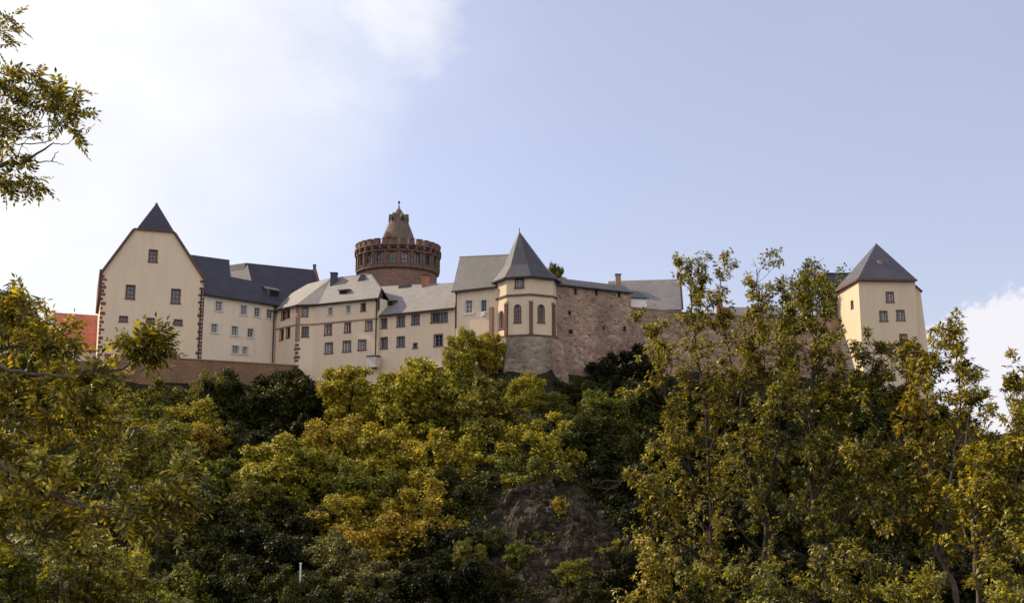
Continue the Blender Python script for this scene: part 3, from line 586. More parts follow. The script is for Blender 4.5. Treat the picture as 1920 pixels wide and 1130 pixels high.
def stone_walls():
    f = Fac(C(1036, 112.3), C(1184, 117.4)); zb = 6; ze = (f.px(1040, 533)[1] + f.px(1180, 547)[1]) / 2; L = f.L
    root = thing('high_curtain_wall', 'high rubble stone wall with a narrow slate roof along its top, beside the polygonal tower', 'castle wall', f.p(L / 2, 13))
    for a, k in (((1068, 586, 4, 6), 0), ((1132, 614, 3, 6), 0), ((1171, 616, 4, 9), 0), ((1079, 546, 4, 10), 0), ((1118, 548, 4, 9), 0), ((1161, 552, 4, 9), 0)): window(root, f, *a, sur='brown_stone', frame='gutter', cols=1, rows=1, sw=0.03, open_=True, name='slit_window')
    window(root, f, 1069.5, 622, 8, 8, sur='string', frame='gutter', cols=3, rows=3, sw=0.15, open_=True)
    w = MB(); f.wall(w, [(0, zb), (L, zb), (L, ze), (0, ze)], depth=0.4); B = -f.n * 2.2; w.poly([f.p(0, zb) + B, f.p(L, zb) + B, f.p(L, ze) + B, f.p(0, ze) + B]); w.poly([f.p(L, zb), f.p(L, ze), f.p(L, ze) + B, f.p(L, zb) + B]); w.poly([f.p(0, zb), f.p(0, ze), f.p(0, ze) + B, f.p(0, zb) + B]); w.build('wall', M['rubble'], root, recalc=False)
    E = f.p(0, ze, 0.25); n, b = slope_plane(f, E, R(33)); q = lambda u, v: onplane(E, n, u, v); r = MB(); a0, a1 = f.p(-0.4, ze, 0.25), f.p(L + 0.1, ze, 0.25); h = 1.75
    r.slab([a0, a1, a1 + b * h, a0 + b * h], 0.14); c = -f.n * 1.5 - UP * 0.9; r.slab([a0 + b * h, a1 + b * h, a1 + b * h + c, a0 + b * h + c], 0.14); r.build('roof', M['slate_mid'], root); gutter(root, [a0 - UP * 0.1, a1 - UP * 0.1], 'eaves_board', 0.06)
    # lower wall
    pts = [C(1184, 117.6), C(1290, 121.3), C(1442, 124.5), C(1600, 125)]
    root2 = thing('low_curtain_wall', 'lower pinkish rubble wall running behind the trees to the square tower', 'castle wall', Vector((pts[1].x, pts[1].y, 12)))
    w = MB(); cp = MB(); tops = [(577, 587), (587, 596), (596, 600)]
    for i in range(3):
        f = Fac(pts[i], pts[i + 1]); z0 = f.px3(*((1184, 1290, 1442)[i], tops[i][0])).z; z1 = f.px3(*((1290, 1442, 1600)[i], tops[i][1])).z
        hs = {0: [(1224, 620, 4, 9)], 1: [(1402, 678, 4, 6)], 2: []}[i]
        for a in hs: window(root2, f, *a, sur='brown_stone', frame='gutter', cols=1, rows=1, sw=0.03, open_=True, name='slit_window')
        f.wall(w, [(0, 5), (f.L, 5), (f.L, z1), (0, z0)], depth=0.4); B = -f.n * 1.4; w.poly([f.p(0, 5) + B, f.p(f.L, 5) + B, f.p(f.L, z1) + B, f.p(0, z0) + B]); cp.prism([f.p(0, z0, 0.08), f.p(f.L, z1, 0.08), f.p(f.L, z1, -1.5), f.p(0, z0, -1.5)], UP * 0.12)
    w.build('wall', M['rubble'], root2, recalc=False); cp.build('coping', M['string'], root2)
    # terrace
    f = Fac(C(200, 112.8), C(562, 123.2)); zt = 14.35
    root3 = thing('terrace_wall', 'brown retaining wall of the terrace below the gabled and pale buildings', 'terrace wall', f.p(f.L / 2, 10))
    w = MB(); w.prism([f.p(0, 6), f.p(f.L, 6), f.p(f.L, zt), f.p(0, zt)], -f.n * 0.6); w.prism([f.p(f.L - 0.6, 6), f.p(f.L, 6), f.p(f.L, zt), f.p(f.L - 0.6, zt)], -f.n * 3.0); w.build('wall', M['terrace'], root3); k = MB(); f.box(k, -0.05, f.L + 0.1, zt, zt + 0.1, -0.7, 0.08); k.build('coping', M['string'], root3)
stone_walls()

def small_roofs():
    # grey roof behind the low wall
    a = P(1165, 528, 127); b = P(1274, 520.5, 126.2); f = Fac((a.x, a.y), (b.x, b.y)); A = Vector((a.x - 1.5, a.y + 0.5, (a.z + b.z) / 2)); Bq = Vector((b.x, b.y, (a.z + b.z) / 2)); dn = f.n * 4.3 - UP * 4.3; bk = -f.n * 4.3 - UP * 4.3
    root = thing('grey_roofed_barn', 'castle building showing only its broad grey slate roof above the low curtain wall', 'castle building', Vector((Bq.x, Bq.y, 14)))
    r = MB(); r.slab([A, Bq, Bq + dn, A + dn]); r.slab([A, Bq, Bq + bk, A + bk]); r.build('roof', M['slate_sunlit'], root)
    w = MB(); w.prism([A + dn * 0.95 - UP * 0.2, Bq + dn * 0.95 - UP * 0.2, Bq + bk * 0.95 - UP * 0.2, A + bk * 0.95 - UP * 0.2], -UP * 6); w.prism([Bq + dn * 0.97 - UP * 0.2, Bq - UP * 0.2, Bq + bk * 0.97 - UP * 0.2], -f.d * 0.3); w.build('wall', M['brown_stone'], root)
    v = MB(); v.bar(Bq + f.d * 0.1, Bq + dn + f.d * 0.1, 0.2); v.build('verge_board', M['gutter'], root, recalc=False)
    chimney(root, P(1159, 530, 126), 0.6, 0.9, 'string')
    # low shed between wall and barn
    p = P(1184, 574, 119.6); f = Fac(C(1180, 119.2), C(1213, 119.8)); root = thing('pale_shed', 'small pale shed with blue slate roof peeping over the low curtain wall', 'shed', f.p(1, 13))
    z0 = f.px(1190, 578)[1] - 2; z1 = f.px(1190, 558)[1]; w = MB(); w.box(f.p(-0.5, z0), f.d * 2.6, -f.n * 3, UP * (z1 - z0)); w.build('wall', M['white'], root)
    r = MB(); a0, a1 = f.p(-0.6, z1, 0.2), f.p(2.4, z1, 0.2); r.slab([a0, a1, a1 - f.n * 1.4 - f.d * 0.7 + UP * 0.95, a0 - f.n * 1.4 + UP * 0.95], 0.1); r.build('roof', M['lead'], root)
    # lean roof farther along behind the trees, with a chimney
    f = Fac(C(1362, 128), C(1470, 128.5)); root = thing('lean_roof_house', 'low house with pale grey roof and tall brick chimney, seen between the treetops', 'castle building', f.p(2, 13))
    e0, e1 = f.px3(1362, 598), f.px3(1476, 600); e1.z = e0.z; r = MB(); up = -f.n * 2.6 + UP * 1.9; r.slab([e0, e1, e1 + up, e0 + up]); r.slab([e0 + up, e1 + up, e1 + up - f.n * 3 - UP * 2, e0 + up - f.n * 3 - UP * 2]); r.build('roof', M['slate_sunlit'], root)
    w = MB(); w.box(Vector((e0.x, e0.y, 11)) - f.n * 0.2, f.d * (e1 - e0).length, -f.n * 5, UP * (e0.z - 11)); w.build('wall', M['plaster_warm'], root); chimney(root, P(1349, 584, 129), 0.7, 1.3, 'brick')
    # dark roof left of the square tower
    f = Fac(C(1560, 132, 520), C(1605, 132, 520)); root = thing('dark_roofed_house', 'house with a dark blue slate roof just behind the square tower', 'castle building', f.p(2, 13))
    e0, e1 = f.px3(1556, 545), f.px3(1610, 545); e1.z = e0.z; r = MB(); up = -f.n * 2.2 + UP * 2.6; r.slab([e0, e1, e1 + up, e0 + up]); r.slab([e0 + up, e1 + up, e1 + up * 1 - f.n * 2 - UP * 2.4, e0 + up - f.n * 2 - UP * 2.4]); r.build('roof', M['slate'], root)
    w = MB(); w.box(Vector((e0.x, e0.y, 12)) - f.n * 0.2, f.d * (e1 - e0).length, -f.n * 4, UP * (e0.z - 12)); w.build('wall', M['plaster_warm'], root); k = MB(); k.bar(e0 + up + UP * 0.02, e1 + up + UP * 0.02, 0.3, 0.12); k.build('ridge_cap', M['lead'], root, recalc=False)
    # red roofed house at the far left
    f = Fac(C(100, 126), C(200, 128.5)); root = thing('red_roofed_house', 'small cream house with a bright red tiled roof beside the gabled building', 'house', f.p(2, 13))
    e0, e1 = f.px3(100, 652), f.px3(200, 656); e1.z = e0.z; E = e0; n, b = slope_plane(f, E, R(50)); t = b * 6.2; r = MB(); r.slab([e0 + f.n * 0.3 - UP * 0.1, e1 + f.n * 0.3 - UP * 0.1, e1 + t, e0 + t]); t2 = -f.n * 4 - UP * 4.7; r.slab([e0 + t, e1 + t, e1 + t + t2, e0 + t + t2]); r.build('roof', M['red_tile'], root)
    w = MB(); w.box(Vector((e0.x, e0.y, 11)), f.d * (e1 - e0).length, -f.n * 8, UP * (e0.z - 11)); w.build('wall', M['plaster_pale'], root); dormer(root, f, E + f.d * 1.6 + b * 3.2, 1.3, 0.6, m=1.19, m2=0.5, mat='red_tile')
small_roofs()

def square_tower():
    pA, pBq = C(1614, 118.2), C(1721, 118.6); pL = C(1572, 125.5); pR = Vector((pBq.x + 1.4, pBq.y + 1.6))
    fl, ff, fr = Fac(pL, pA), Fac(pA, pBq), Fac(pBq, pR); zb = 4; ze = ff.px(1660, 524)[1]
    root = thing('square_tower', 'square ochre corner tower with a tall slate pyramid roof and battered side buttress', 'tower', ff.p(3, 12))
    W = dict(sur='brown_stone', frame='frame_white', sw=0.12)
    for a in [(1668.5, 557, 11, 17), (1656.5, 592.5, 11, 17), (1688.5, 591, 12, 17), (1694, 636, 11, 17)]: window(root, ff, *a, **W)
    window(root, fl, 1598, 571, 4, 14, sur='sandstone', frame='frame_brown', cols=1, rows=1, sw=0.06, open_=True)
    w = MB()
    for f in (fl, ff): f.wall(w, [(0, zb), (f.L, zb), (f.L, ze), (0, ze)])
    bq = Vector((pBq.x + 0.4, 126.5)); 
    for a, b in ((pBq, bq), (bq, pL)): w.poly([(a.x, a.y, zb), (b.x, b.y, zb), (b.x, b.y, ze), (a.x, a.y, ze)])
    w.build('wall', M['plaster_ochre'], root, recalc=False)
    # buttress wall at the side
    z1 = P(1731, 549, 120).z; b = MB(); X0 = pBq.x; Yb = pBq.y + 0.5
    b.prism([Vector((X0, Yb, zb)), Vector((X0 + 1.9, Yb, zb)), Vector((X0 + 0.72, Yb, z1)), Vector((X0 - 0.3, Yb, z1 + 1.1))], Vector((0, 4, 0))); b.build('battered_buttress', M['plaster_ochre'], root)
    bt = MB(); bt.slab([Vector((X0 - 0.4, Yb - 0.15, z1 + 1.3)), Vector((X0 + 0.95, Yb - 0.15, z1 + 0.0)), Vector((X0 + 0.95, Yb + 4.2, z1 + 0.0)), Vector((X0 - 0.4, Yb + 4.2, z1 + 1.3))], 0.15); bt.build('buttress_roof', M['slate'], root)
    o = 0.28; A = P(1643, 456, 122.3); c = [ff.p(-0.15, ze, o), ff.p(ff.L + 0.0, ze, o), Vector((bq.x + 0.3, bq.y + 0.3, ze)), Vector((pL.x - 0.35, pL.y + 0.1, ze))]
    c[1] = ff.px3(1719, 524, o); c[1].z = ze
    A2 = A + Vector((0.4, 2.5, 0)); r = MB(); r.slab([c[0], c[1], A]); r.slab([c[1], c[2], A]); r.slab([c[2], c[3], A]); r.slab([c[3], c[0], A]); r.build('roof', M['slate_blue'], root)
    gutter(root, [c[3] - UP * 0.1, c[0] - UP * 0.1, c[1] - UP * 0.1], 'eaves_board', 0.13, 'brown_stone')
    n = (c[1] - c[0]).cross(A - c[0]).normalized(); p = onplane(c[0], n, 1651, 495); h = MB(); h.box(p - ff.d * 0.22, ff.d * 0.44, -ff.n * 0.5, UP * 0.42); h.build('roof_hatch', M['string'], root)
    course(root, [(ff, -0.05, ff.L + 0.05, ff.px(1660, 661)[1]), (fl, 0, fl.L + 0.05, ff.px(1660, 661)[1])], 0.18, 0.1)
square_tower()

def round_tower():
    cc = P(746, 500, 146); c = Vector((cc.x, cc.y)); zf = lambda v, Y=140.5: P(746, v, Y).z
    root = thing('round_keep', 'massive round red stone keep with battlements, arched windows and a stone cone on top', 'tower', Vector((c.x, c.y, 14)))
    z0, zbelt, zar, zcor, zpar, ztop = 14, zf(498), zf(497), zf(470), zf(465), zf(447); Rb, Ra = 5.3, 5.42
    b = MB(); b.lathe(c, [(Rb, z0), (Rb, zbelt)], 64); b.build('shaft', M['tower_stone'], root, smooth=True)
    t = MB(); t.lathe(c, [(Rb, zbelt - 0.35), (Ra + 0.2, zbelt - 0.1), (Ra + 0.2, zbelt + 0.12), (Ra - 0.1, zbelt + 0.2)], 64); t.build('belt_course', M['tower_trim'], root)
    n = 20; w = MB(); zA, zB = zbelt + 0.15, zcor + 0.05; Rn = Ra / math.cos(math.pi / n)
    for k in range(n):
        a0, a1 = 2 * math.pi * (k + 0.37) / n, 2 * math.pi * (k + 1.37) / n
        f = Fac((c.x + Rn * math.cos(a0), c.y + Rn * math.sin(a0)), (c.x + Rn * math.cos(a1), c.y + Rn * math.sin(a1)))
        if f.n.dot(Vector((math.cos(a0), math.sin(a0), 0))) < 0: f = Fac(f.b.xy, f.a.xy)
        m = f.L / 2; window_at(root, f, m - 0.42, m + 0.42, zA + 0.35, zA + 1.75, 'tower_trim', 'lead', 'glass' if k % 3 else 'curtain', True, 2, 2, 0.14)
        f.wall(w, [(0, zA), (f.L, zA), (f.L, zB), (0, zB)])
        pil = MB(); f.box(pil, -0.13, 0.13, zA, zB, -0.05, 0.2); pil.build('pilaster', M['tower_trim'], root, recalc=False)
    w.build('arcade_wall', M['tower_stone'], root, recalc=False)
    k2 = MB(); k2.lathe(c, [(Ra - 0.1, zcor - 0.05), (Ra + 0.32, zcor + 0.05), (Ra + 0.32, zcor + 0.25), (Ra + 0.18, zcor + 0.3)], 60)
    k2.build('cornice', M['tower_trim'], root)
    Rp = Ra + 0.32; pr = MB()
    pr.lathe(c, [(Rp - 0.12, zcor + 0.3), (Rp - 0.12, zpar + 0.55), (Rp - 0.12 - 0.45, zpar + 0.55), (Rp - 0.57, zcor + 0.3)], 60)
    pr.build('parapet', M['tower_trim'], root)
    nm = 30; dk = MB()
    for k in range(nm):
        a = 2 * math.pi * (k + 0.5) / nm; d = Vector((math.cos(a), math.sin(a), 0)); t3 = Vector((-d.y, d.x, 0)); o = Vector((c.x, c.y, 0)) + d * (Rp - 0.55)
        mer = MB(); cb = MB(); mer.box(o - t3 * 0.36 + UP * (zpar + 0.62), t3 * 0.72, d * 0.55, UP * (ztop - zpar - 0.62)); mer.box(o - t3 * 0.4 + UP * (ztop) - d * 0.05, t3 * 0.8, d * 0.66, UP * 0.1)
        dk.box(o - t3 * 0.3 + UP * (zpar - 0.18) + d * 0.4, t3 * 0.6, d * 0.06, UP * 0.36)  # dark boxes paint the shade of openings in the parapet
        a += math.pi / nm; d = Vector((math.cos(a), math.sin(a), 0)); t3 = Vector((-d.y, d.x, 0)); o = Vector((c.x, c.y, 0)) + d * (Rp - 0.2)
        cb.box(o - t3 * 0.13 + UP * (zcor + 0.28), t3 * 0.26, d * 0.34, UP * (zpar + 0.4 - zcor - 0.28)); cb.build('corbel', M['tower_trim'], root, recalc=False); mer.build('merlon', M['tower_trim'], root, recalc=False)
    rg = MB(); rg.lathe(c, [(Rp - 0.2, zpar + 0.4), (Rp + 0.14, zpar + 0.42), (Rp + 0.14, zpar + 0.6), (Rp - 0.5, zpar + 0.64)], 60)
    dk.build('parapet_opening_shade', M['dark'], root, recalc=False); rg.build('parapet_rim', M['tower_trim'], root)
    fl = MB(); fl.lathe(c, [(Rp - 0.5, zpar + 0.3), (2.4, zpar + 0.8), (0.01, zpar + 0.9)], 48); fl.build('deck', M['tower_stone'], root)
    zc = lambda v: P(746, v, 146).z; cn = MB(); s = 146 / F
    cn.lathe(c, [(2.55, zpar + 0.6), (30 * s, zc(446)), (28 * s, zc(440)), (22.5 * s, zc(427)), (19 * s, zc(419)), (17.5 * s, zc(417)), (13 * s, zc(408)), (8 * s, zc(399)), (4 * s, zc(393)), (1.2 * s, zc(390))], 36); cn.build('stone_cone', M['cone_stone'], root, smooth=False)
    for k in range(6):
        a = R(-90 + 30 + 60 * k); d = Vector((math.cos(a), math.sin(a), 0)); t3 = Vector((-d.y, d.x, 0)); z = zc(419); o = Vector((c.x, c.y, z)) + d * 0.75; q = MB(); h = zc(409) - z
        q.prism([o - t3 * 0.27, o + t3 * 0.27, o + t3 * 0.27 + UP * h, o + UP * (h + 0.55), o - t3 * 0.27 + UP * h], d * 0.6); lu = q.build('lucarne', M['cone_stone'], root)
        g = MB(); g.box(o + d * 0.58 - t3 * 0.13 + UP * 0.15, t3 * 0.26, d * 0.05, UP * (h - 0.2)); g.build('lucarne_opening', M['dark'], lu)
    g = MB(); z = zc(447); o = Vector((c.x - 1.25, c.y - 2.3, z)); g.prism([o - Vector((0.4, 0, 0.3)), o + Vector((0.4, 0, -0.3)), o + Vector((0, 0, 0.5))], Vector((0.1, 1.2, 0))); g.build('stair_gable', M['tower_stone'], root)
    fi = MB(); fi.lathe(c, [(0.05, zc(392)), (0.13, zc(388)), (0.07, zc(386)), (0.06, zc(382)), (0.17, zc(380.5)), (0.17, zc(379)), (0.02, zc(376))], 10); fi.build('finial', M['lead'], root)
round_tower()
#TREES
# ================================================================== 3. TREES
RNG = np.random.default_rng(11)
def leaf_mat(name, sun_c, deep_c, trans_c, gloss=0.35, tr=0.38):
    m, nt, out = new_mat(name); g = nt.nodes.new('ShaderNodeNewGeometry'); oi = nt.nodes.new('ShaderNodeObjectInfo'); v = pos(nt)
    n = noise_node(nt, v, 0.9, 3)
    c = ramp(nt, g.outputs['Random Per Island'], [(0.0, deep_c), (0.6, tuple(a * 0.62 + b * 0.38 for a, b in zip(deep_c, sun_c))), (1.0, sun_c)])
    c = mix(nt, ramp(nt, n, [(0.35, (0, 0, 0)), (0.7, (0.6,) * 3)]), c, tuple(x * 0.72 for x in deep_c))
    c = mix(nt, 1.0, c, oi.outputs['Color'], 'MULTIPLY'); t = mix(nt, 1.0, c, trans_c, 'MULTIPLY')
    p = nt.nodes.new('ShaderNodeBsdfPrincipled'); p.inputs['Roughness'].default_value = 0.55; p.inputs['Specular IOR Level'].default_value = gloss
    nt.links.new(c, p.inputs['Base Color']); tl = nt.nodes.new('ShaderNodeBsdfTranslucent'); nt.links.new(t, tl.inputs[0])
    mx = nt.nodes.new('ShaderNodeMixShader'); mx.inputs[0].default_value = tr; nt.links.new(p.outputs[0], mx.inputs[1]); nt.links.new(tl.outputs[0], mx.inputs[2]); nt.links.new(mx.outputs[0], out.inputs[0])
    return m
M['leaf'] = leaf_mat('leaf', (0.46, 0.40, 0.05), (0.06, 0.066, 0.018), (1.5, 1.4, 0.6), 0.2, 0.22)
M['leaf_near'] = leaf_mat('near_leaf', (0.68, 0.56, 0.055), (0.03, 0.034, 0.010), (1.6, 1.45, 0.5), 0.5, 0.30)
M['bark'] = plain('bark', (0.06, 0.045, 0.03), 0.95, 0.5, 9.0)
M['bark_pale'] = plain('pale_bark', (0.13, 0.10, 0.07), 0.95, 0.5, 9.0)

def mesh_np(name, V, Q, smooth=False):
    me = bpy.data.meshes.new(name); nf, k = Q.shape
    me.vertices.add(len(V)); me.vertices.foreach_set('co', V.astype(np.float32).ravel())
    me.loops.add(nf * k); me.loops.foreach_set('vertex_index', Q.astype(np.int32).ravel())
    me.polygons.add(nf); me.polygons.foreach_set('loop_start', np.arange(0, nf * k, k, dtype=np.int32))
    if smooth: me.polygons.foreach_set('use_smooth', np.ones(nf, dtype=bool))
    me.update(calc_edges=True); return me
def unit(a): return a / np.maximum(np.linalg.norm(a, axis=-1, keepdims=True), 1e-9)
def leaves(P0, D, N, l, w, fold=0.12):
    "rhombic leaves: P0 foot, D direction, N upper side, l length, w width"
    D = unit(D); Sd = unit(np.cross(D, N)); N2 = np.cross(Sd, D); l = np.asarray(l).reshape(-1, 1); w = np.asarray(w).reshape(-1, 1)
    a = P0; b = P0 + D * l * 0.45 + Sd * w / 2 + N2 * w * fold; c = P0 + D * l - N2 * l * 0.12; d = P0 + D * l * 0.45 - Sd * w / 2 + N2 * w * fold
    V = np.stack([a, b, c, d], 1).reshape(-1, 3); Q = np.arange(len(V)).reshape(-1, 4); return V, Q
def tube_np(path, r0, r1, sides=5):
    path = np.asarray(path, float); n = len(path); T = unit(np.gradient(path, axis=0)); ref = np.array([0.3, 0.8, 0.2]); A = unit(np.cross(T, ref)); B = np.cross(T, A)
    rr = np.linspace(r0, r1, n)[:, None, None]; th = np.arange(sides) * 2 * np.pi / sides
    V = path[:, None, :] + rr * (A[:, None, :] * np.cos(th)[None, :, None] + B[:, None, :] * np.sin(th)[None, :, None]); V = V.reshape(-1, 3)
    i = np.arange(n - 1)[:, None] * sides; j = np.arange(sides)[None, :]; j2 = (j + 1) % sides
    Q = np.stack([i + j, i + j2, i + sides + j2, i + sides + j], -1).reshape(-1, 4); return V, Q
def join(parts):
    Vs, Qs, k = [], [], 0
    for V, Q in parts: Vs.append(V); Qs.append(Q + k); k += len(V)
    return np.concatenate(Vs), np.concatenate(Qs)
def rnd_unit(n, rng): return unit(rng.normal(size=(n, 3)))

# ---- mid-distance crowns: real size about 6 m wide and 6 m tall, base at z=0
def make_crown(seed, kind='round', nl=15000, lsize=0.17):
    rng = np.random.default_rng(seed); W, H = 6.0, 6.0
    lobes = []; nlob = {'round': 26, 'tall': 24, 'bush': 26, 'wispy': 26, 'cone': 30}[kind]; tries = 0
    while len(lobes) < nlob and tries < 900:
        tries += 1; d = rnd_unit(1, rng)[0]; r = rng.uniform(0.35, 1.0) ** 0.4
        if kind == 'round': c = np.array([d[0] * 0.38 * W * r, d[1] * 0.38 * W * r, 0.56 * H + d[2] * 0.34 * H * r]); lr = rng.uniform(0.08, 0.16) * W
        elif kind == 'bush': c = np.array([d[0] * 0.40 * W * r, d[1] * 0.40 * W * r, 0.42 * H + d[2] * 0.44 * H * r]); lr = rng.uniform(0.07, 0.16) * W
        elif kind == 'tall': c = np.array([d[0] * 0.30 * W * r, d[1] * 0.30 * W * r, 0.52 * H + d[2] * 0.42 * H * r]); lr = rng.uniform(0.07, 0.14) * W
        elif kind == 'wispy': c = np.array([d[0] * 0.36 * W * r, d[1] * 0.36 * W * r, 0.54 * H + d[2] * 0.42 * H * r]); lr = rng.uniform(0.07, 0.13) * W
        else:
            z = rng.uniform(0.1, 0.93); rad = 0.42 * W * (1 - z) ** 0.8; c = np.array([d[0] * rad, d[1] * rad, z * H]); lr = rng.uniform(0.06, 0.12) * W
        if c[2] - lr * 0.8 < 0: c[2] = lr * 0.8
        if kind not in ('cone', 'wispy') and any(np.linalg.norm(c - c2) < 0.82 * (lr + l2) for c2, l2 in lobes): continue
        lobes.append((c, lr))
    # every lobe carries smaller knobs, so that light and dark break up at several sizes
    sub = []
    for c, lr in lobes:
        sub.append((c, lr * 0.72))
        for _ in range(9):
            d = rnd_unit(1, rng)[0]; d[2] = d[2] * 0.8 + 0.15; sub.append((c + d * lr * rng.uniform(0.6, 1.05), lr * rng.uniform(0.22, 0.42)))
    C_ = np.array([c for c, _ in sub]); Rr = np.array([r for _, r in sub]); prob = Rr ** 1.8 / (Rr ** 1.8).sum()
    n_cl = nl // 9; idx = rng.choice(len(sub), n_cl, p=prob)            # small sprays of ~9 leaves
    d = rnd_unit(n_cl, rng); d[:, 2] = d[:, 2] * 0.8 + 0.15; d = unit(d)
    rad = Rr[idx] * (0.7 + 0.4 * rng.random(n_cl) ** 1.5); sp = C_[idx] + d * rad[:, None]; sp[:, 2] = np.maximum(sp[:, 2], 0.05)
    rep = np.repeat(np.arange(n_cl), 9); P0 = sp[rep] + rng.normal(size=(len(rep), 3)) * 0.09
    D = unit(d[rep] * 0.55 + rnd_unit(len(rep), rng) * 0.9 + np.array([0, 0, -0.2])); N = unit(d[rep] * 1.0 + np.array([0, 0, 0.5]) + rnd_unit(len(rep), rng) * 0.5)
    l = lsize * rng.uniform(0.7, 1.4, len(rep)); V, Q = leaves(P0, D, N, l, l * 0.62)
    # dark stuffing: inner leaves that close the heart of each lobe
    ni = nl // 6; ii = rng.choice(len(lobes), ni); CL = np.array([c for c, _ in lobes]); RL = np.array([r for _, r in lobes])
    P1 = CL[ii] * rng.uniform(0.55, 1, (ni, 1)) + rnd_unit(ni, rng) * RL[ii, None] * 0.5; P1[:, 2] = np.maximum(P1[:, 2], 0.05)
    V2, Q2 = leaves(P1, rnd_unit(ni, rng), rnd_unit(ni, rng), np.full(ni, lsize * 1.9), np.full(ni, lsize * 1.5))
    if kind != 'wispy': V, Q = join([(V, Q), (V2, Q2)])
    crown = mesh_np('crown', V, Q)
    tubes = []; top = 0.72 * H; tr = np.array([[0, 0, -3.0], [0.05, 0.02, 0], [0.1, -0.05, 0.3 * H], [rng.normal() * 0.2, rng.normal() * 0.2, top]]); tubes.append(tube_np(tr, 0.17, 0.05, 7))
    for c, r in lobes:
        z = max(0.2, c[2] - np.hypot(c[0], c[1]) * 0.9); s = np.array([0.08, 0, min(z, top)]); mid = (s + c) / 2 + np.array([0, 0, -0.15]) + rng.normal(size=3) * 0.12; tubes.append(tube_np([s, mid, c], 0.06, 0.02, 5))
        for _ in range(3):
            e = c + rnd_unit(1, rng)[0] * r * 0.9; tubes.append(tube_np([mid, c, e], 0.025, 0.008, 4))
    V, Q = join(tubes); trunk = mesh_np('trunk', V, Q, True)
    crown.materials.append(M['leaf']); trunk.materials.append(M['bark'])
    return crown, trunk
KINDS = {'round': [make_crown(1, 'round', 20000), make_crown(2, 'round', 20000), make_crown(3, 'round', 23000, 0.15)],
         'bush': [make_crown(4, 'bush', 20000), make_crown(5, 'bush', 24000, 0.15), make_crown(12, 'bush', 18000, 0.18), make_crown(13, 'bush', 20000, 0.16)],
         'tall': [make_crown(6, 'tall', 17000), make_crown(7, 'tall', 19000, 0.15)],
         'wispy': [make_crown(8, 'wispy', 6500, 0.13), make_crown(9, 'wispy', 8000, 0.15)],
         'cone': [make_crown(10, 'cone', 13000, 0.13)]}
TINT = {'y': (1.75, 1.60, 1.0), 'o': (1.7, 1.42, 0.95), 'g': (0.72, 0.80, 0.62), 'd': (0.25, 0.29, 0.23), 'k': (0.10, 0.12, 0.11), 'p': (0.8, 0.84, 1.5), 'b': (0.8, 0.74, 0.65), 'm': (1.0, 1.02, 0.75)}  # crown hues, with sun brightness put into y and deep shade into d, k
cnt = {}
def put_tree(u, vt, w, Y, kind, tint, name, label, cat, group, ratio=None, base=None):
    top = P(u, vt, Y); width = (1.48 if w >= 100 else 1.3) * w / F * Y; gz = ground(top.x, Y) if base is None else base
    Hh = top.z - gz; sx = width / 5.6
    lo, hi = sx * 0.85, sx * (1.8 if ratio is None else ratio)
    sz = Hh / 5.9; z0 = gz
    if sz < lo: sz = lo; z0 = top.z - 5.9 * sz
    if sz > hi: sz = hi; z0 = top.z - 5.9 * sz
    rng = random.Random(int(u * 13 + vt * 7)); k = cnt.get(kind, 0); cnt[kind] = k + 1
    cr, tk = KINDS[kind][k % len(KINDS[kind])]
    root = thing(name, label, cat, (top.x, Y, z0), group); rot = rng.uniform(0, 6.28)
    for nm, me in (('crown', cr), ('trunk', tk)):
        o = bpy.data.objects.new(nm, me); COL.objects.link(o); o.parent = root; o.rotation_euler = (0, 0, rot); o.scale = (sx, sx, sz)
        if nm == 'trunk' and z0 - gz > 2.5 * sz:      # a crown carried high: lengthen the stem to the ground
            p = o.copy(); COL.objects.unlink(o) if False else None
            e = MB(); e.bar(Vector((top.x, Y, gz - 0.5)), Vector((top.x, Y, z0 + 1.0)), 0.22 * sx); e.build('lower_trunk', M['bark'], root, recalc=False)
            bpy.data.objects.remove(p)
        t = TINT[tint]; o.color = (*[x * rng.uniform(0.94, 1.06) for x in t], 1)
    return root
SL = 'trees on the castle slope'; SH = 'shrubs on the castle slope'; DK = 'dark trees of the shaded wood'; TR = 'trees behind the tall foreground trees'
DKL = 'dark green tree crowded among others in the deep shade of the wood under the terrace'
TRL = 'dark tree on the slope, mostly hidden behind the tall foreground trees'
BUL = 'small shrub growing among bigger ones in the thicket below the castle'
